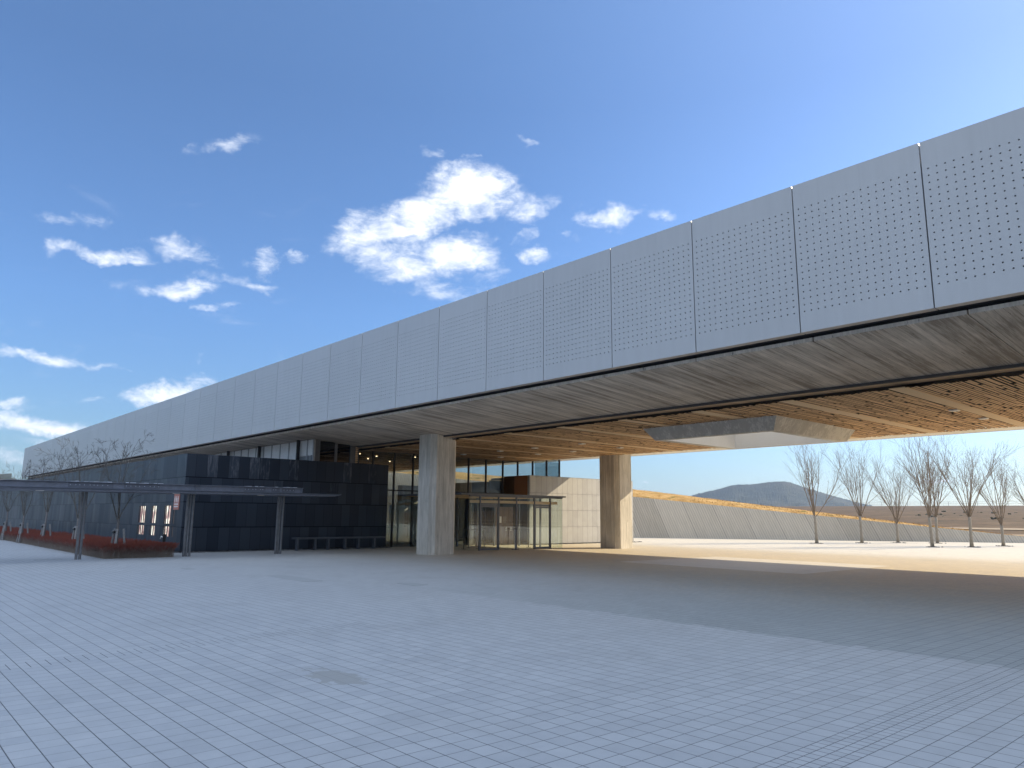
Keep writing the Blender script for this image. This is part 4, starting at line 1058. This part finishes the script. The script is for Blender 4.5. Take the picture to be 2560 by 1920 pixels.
# ------------------------------------------------------------------ hills
def hill(name, ridge, depth, label, seed, amp=2.0, nsub=10):
    """ridge: crest points; the flank falls towards the viewer, folded by noise and fringed with treetops"""
    rr = random.Random(seed); P_ = [Vector(p) for p in ridge]; pts = []
    for k in range(len(P_) - 1):
        a, b, c, d = P_[max(k - 1, 0)], P_[k], P_[k + 1], P_[min(k + 2, len(P_) - 1)]
        for q in range(nsub):
            t = q / nsub
            pts.append(0.5 * ((2 * b) + (c - a) * t + (2 * a - 5 * b + 4 * c - d) * t * t + (3 * b - a - 3 * c + d) * t ** 3))
    pts.append(P_[-1]); mb = MB(); m_ = 26
    for i, p in enumerate(pts):
        d = Vector((p.x, p.y, 0)).normalized()
        for j in range(m_ + 1):
            t = (j / m_) ** 1.3; q = p - d * depth * t
            n1 = mnoise.fractal(Vector((q.x / depth * 2.6, q.y / depth * 2.6, seed)), 0.8, 2.1, 5)
            zz = p.z * (1 - t) ** 1.15 + n1 * amp * (0.4 + 14 * t * (1 - t)) + rr.uniform(-0.5, 0.9) * amp * (1.0 if j == 0 else 0.6)
            mb.v.append((q.x, q.y, zz if j < m_ else -3))
        q = p + d * depth * 0.5; mb.v.append((q.x, q.y, -3))
    s_ = m_ + 2
    for i in range(len(pts) - 1):
        for j in range(m_):
            a = i * s_ + j; mb.f.append((a, a + 1, a + s_ + 1, a + s_)); mb.mi.append(0)
        a = i * s_; mb.f.append((a, a + s_, a + s_ + s_ - 1, a + s_ - 1)); mb.mi.append(0)
    return tag(mb.build(name, 'forest', smooth=True), label, 'hill', kind='structure')
def far(dirs, dist): return [(dx_ * dist, dy_ * dist, 1.6 + dz_ * dist) for dx_, dy_, dz_ in dirs]
hill('mountain', far([(-0.68, 0.79, 0.008), (-0.62, 0.84, 0.020), (-0.59, 0.858, 0.0305), (-0.57, 0.876, 0.0365), (-0.555, 0.893, 0.0425), (-0.535, 0.915, 0.0445), (-0.518, 0.935, 0.0478), (-0.506, 0.948, 0.0475), (-0.495, 0.962, 0.0425), (-0.48, 0.98, 0.0355), (-0.46, 1.006, 0.0265), (-0.437, 1.034, 0.018), (-0.40, 1.06, 0.010)], 1500), 420, 'blue wooded mountain on the horizon', 3, 1.7, 36)
hill('hill', far([(-1.30, 0.02, 0.050), (-1.212, 0.151, 0.050), (-1.203, 0.163, 0.0445), (-1.18, 0.20, 0.030), (-1.1, 0.33, 0.02), (-1.0, 0.45, 0.02)], 700), 200, 'far wooded hill at the left edge', 5, 1.5, 10)
hill('hill', far([(0.30, 1.0, 0.04), (0.45, 0.9, 0.055), (0.6, 0.8, 0.07), (0.75, 0.66, 0.075), (0.85, 0.5, 0.085), (0.95, 0.3, 0.09), (1.0, 0.1, 0.12), (1.0, -0.2, 0.1), (0.8, -0.6, 0.1), (0.2, -1.0, 0.09), (-0.5, -0.85, 0.10), (-0.95, -0.3, 0.08)], 800), 300, 'wooded hills behind the plaza', 8, 6.0, 12)

# ------------------------------------------------------------------ haze: even air round the whole scene
hz = MB().box(-2200, 1600, -1400, 2300, -2.5, 110)
hm = bpy.data.materials.new('haze'); hm.use_nodes = True
hg = NT(hm.node_tree); hg.n.clear()
pv = hg.new('ShaderNodeVolumePrincipled'); pv.inputs['Color'].default_value = (0.50, 0.68, 1.0, 1); pv.inputs['Density'].default_value = 0.0002
pv.inputs['Anisotropy'].default_value = 0.2
ho = hg.new('ShaderNodeOutputMaterial'); hg.l.new(pv.outputs[0], ho.inputs['Volume'])
M['haze'] = hm
tag(hz.build('haze', 'haze'), 'thin bluish haze in the air', 'haze', kind='stuff')
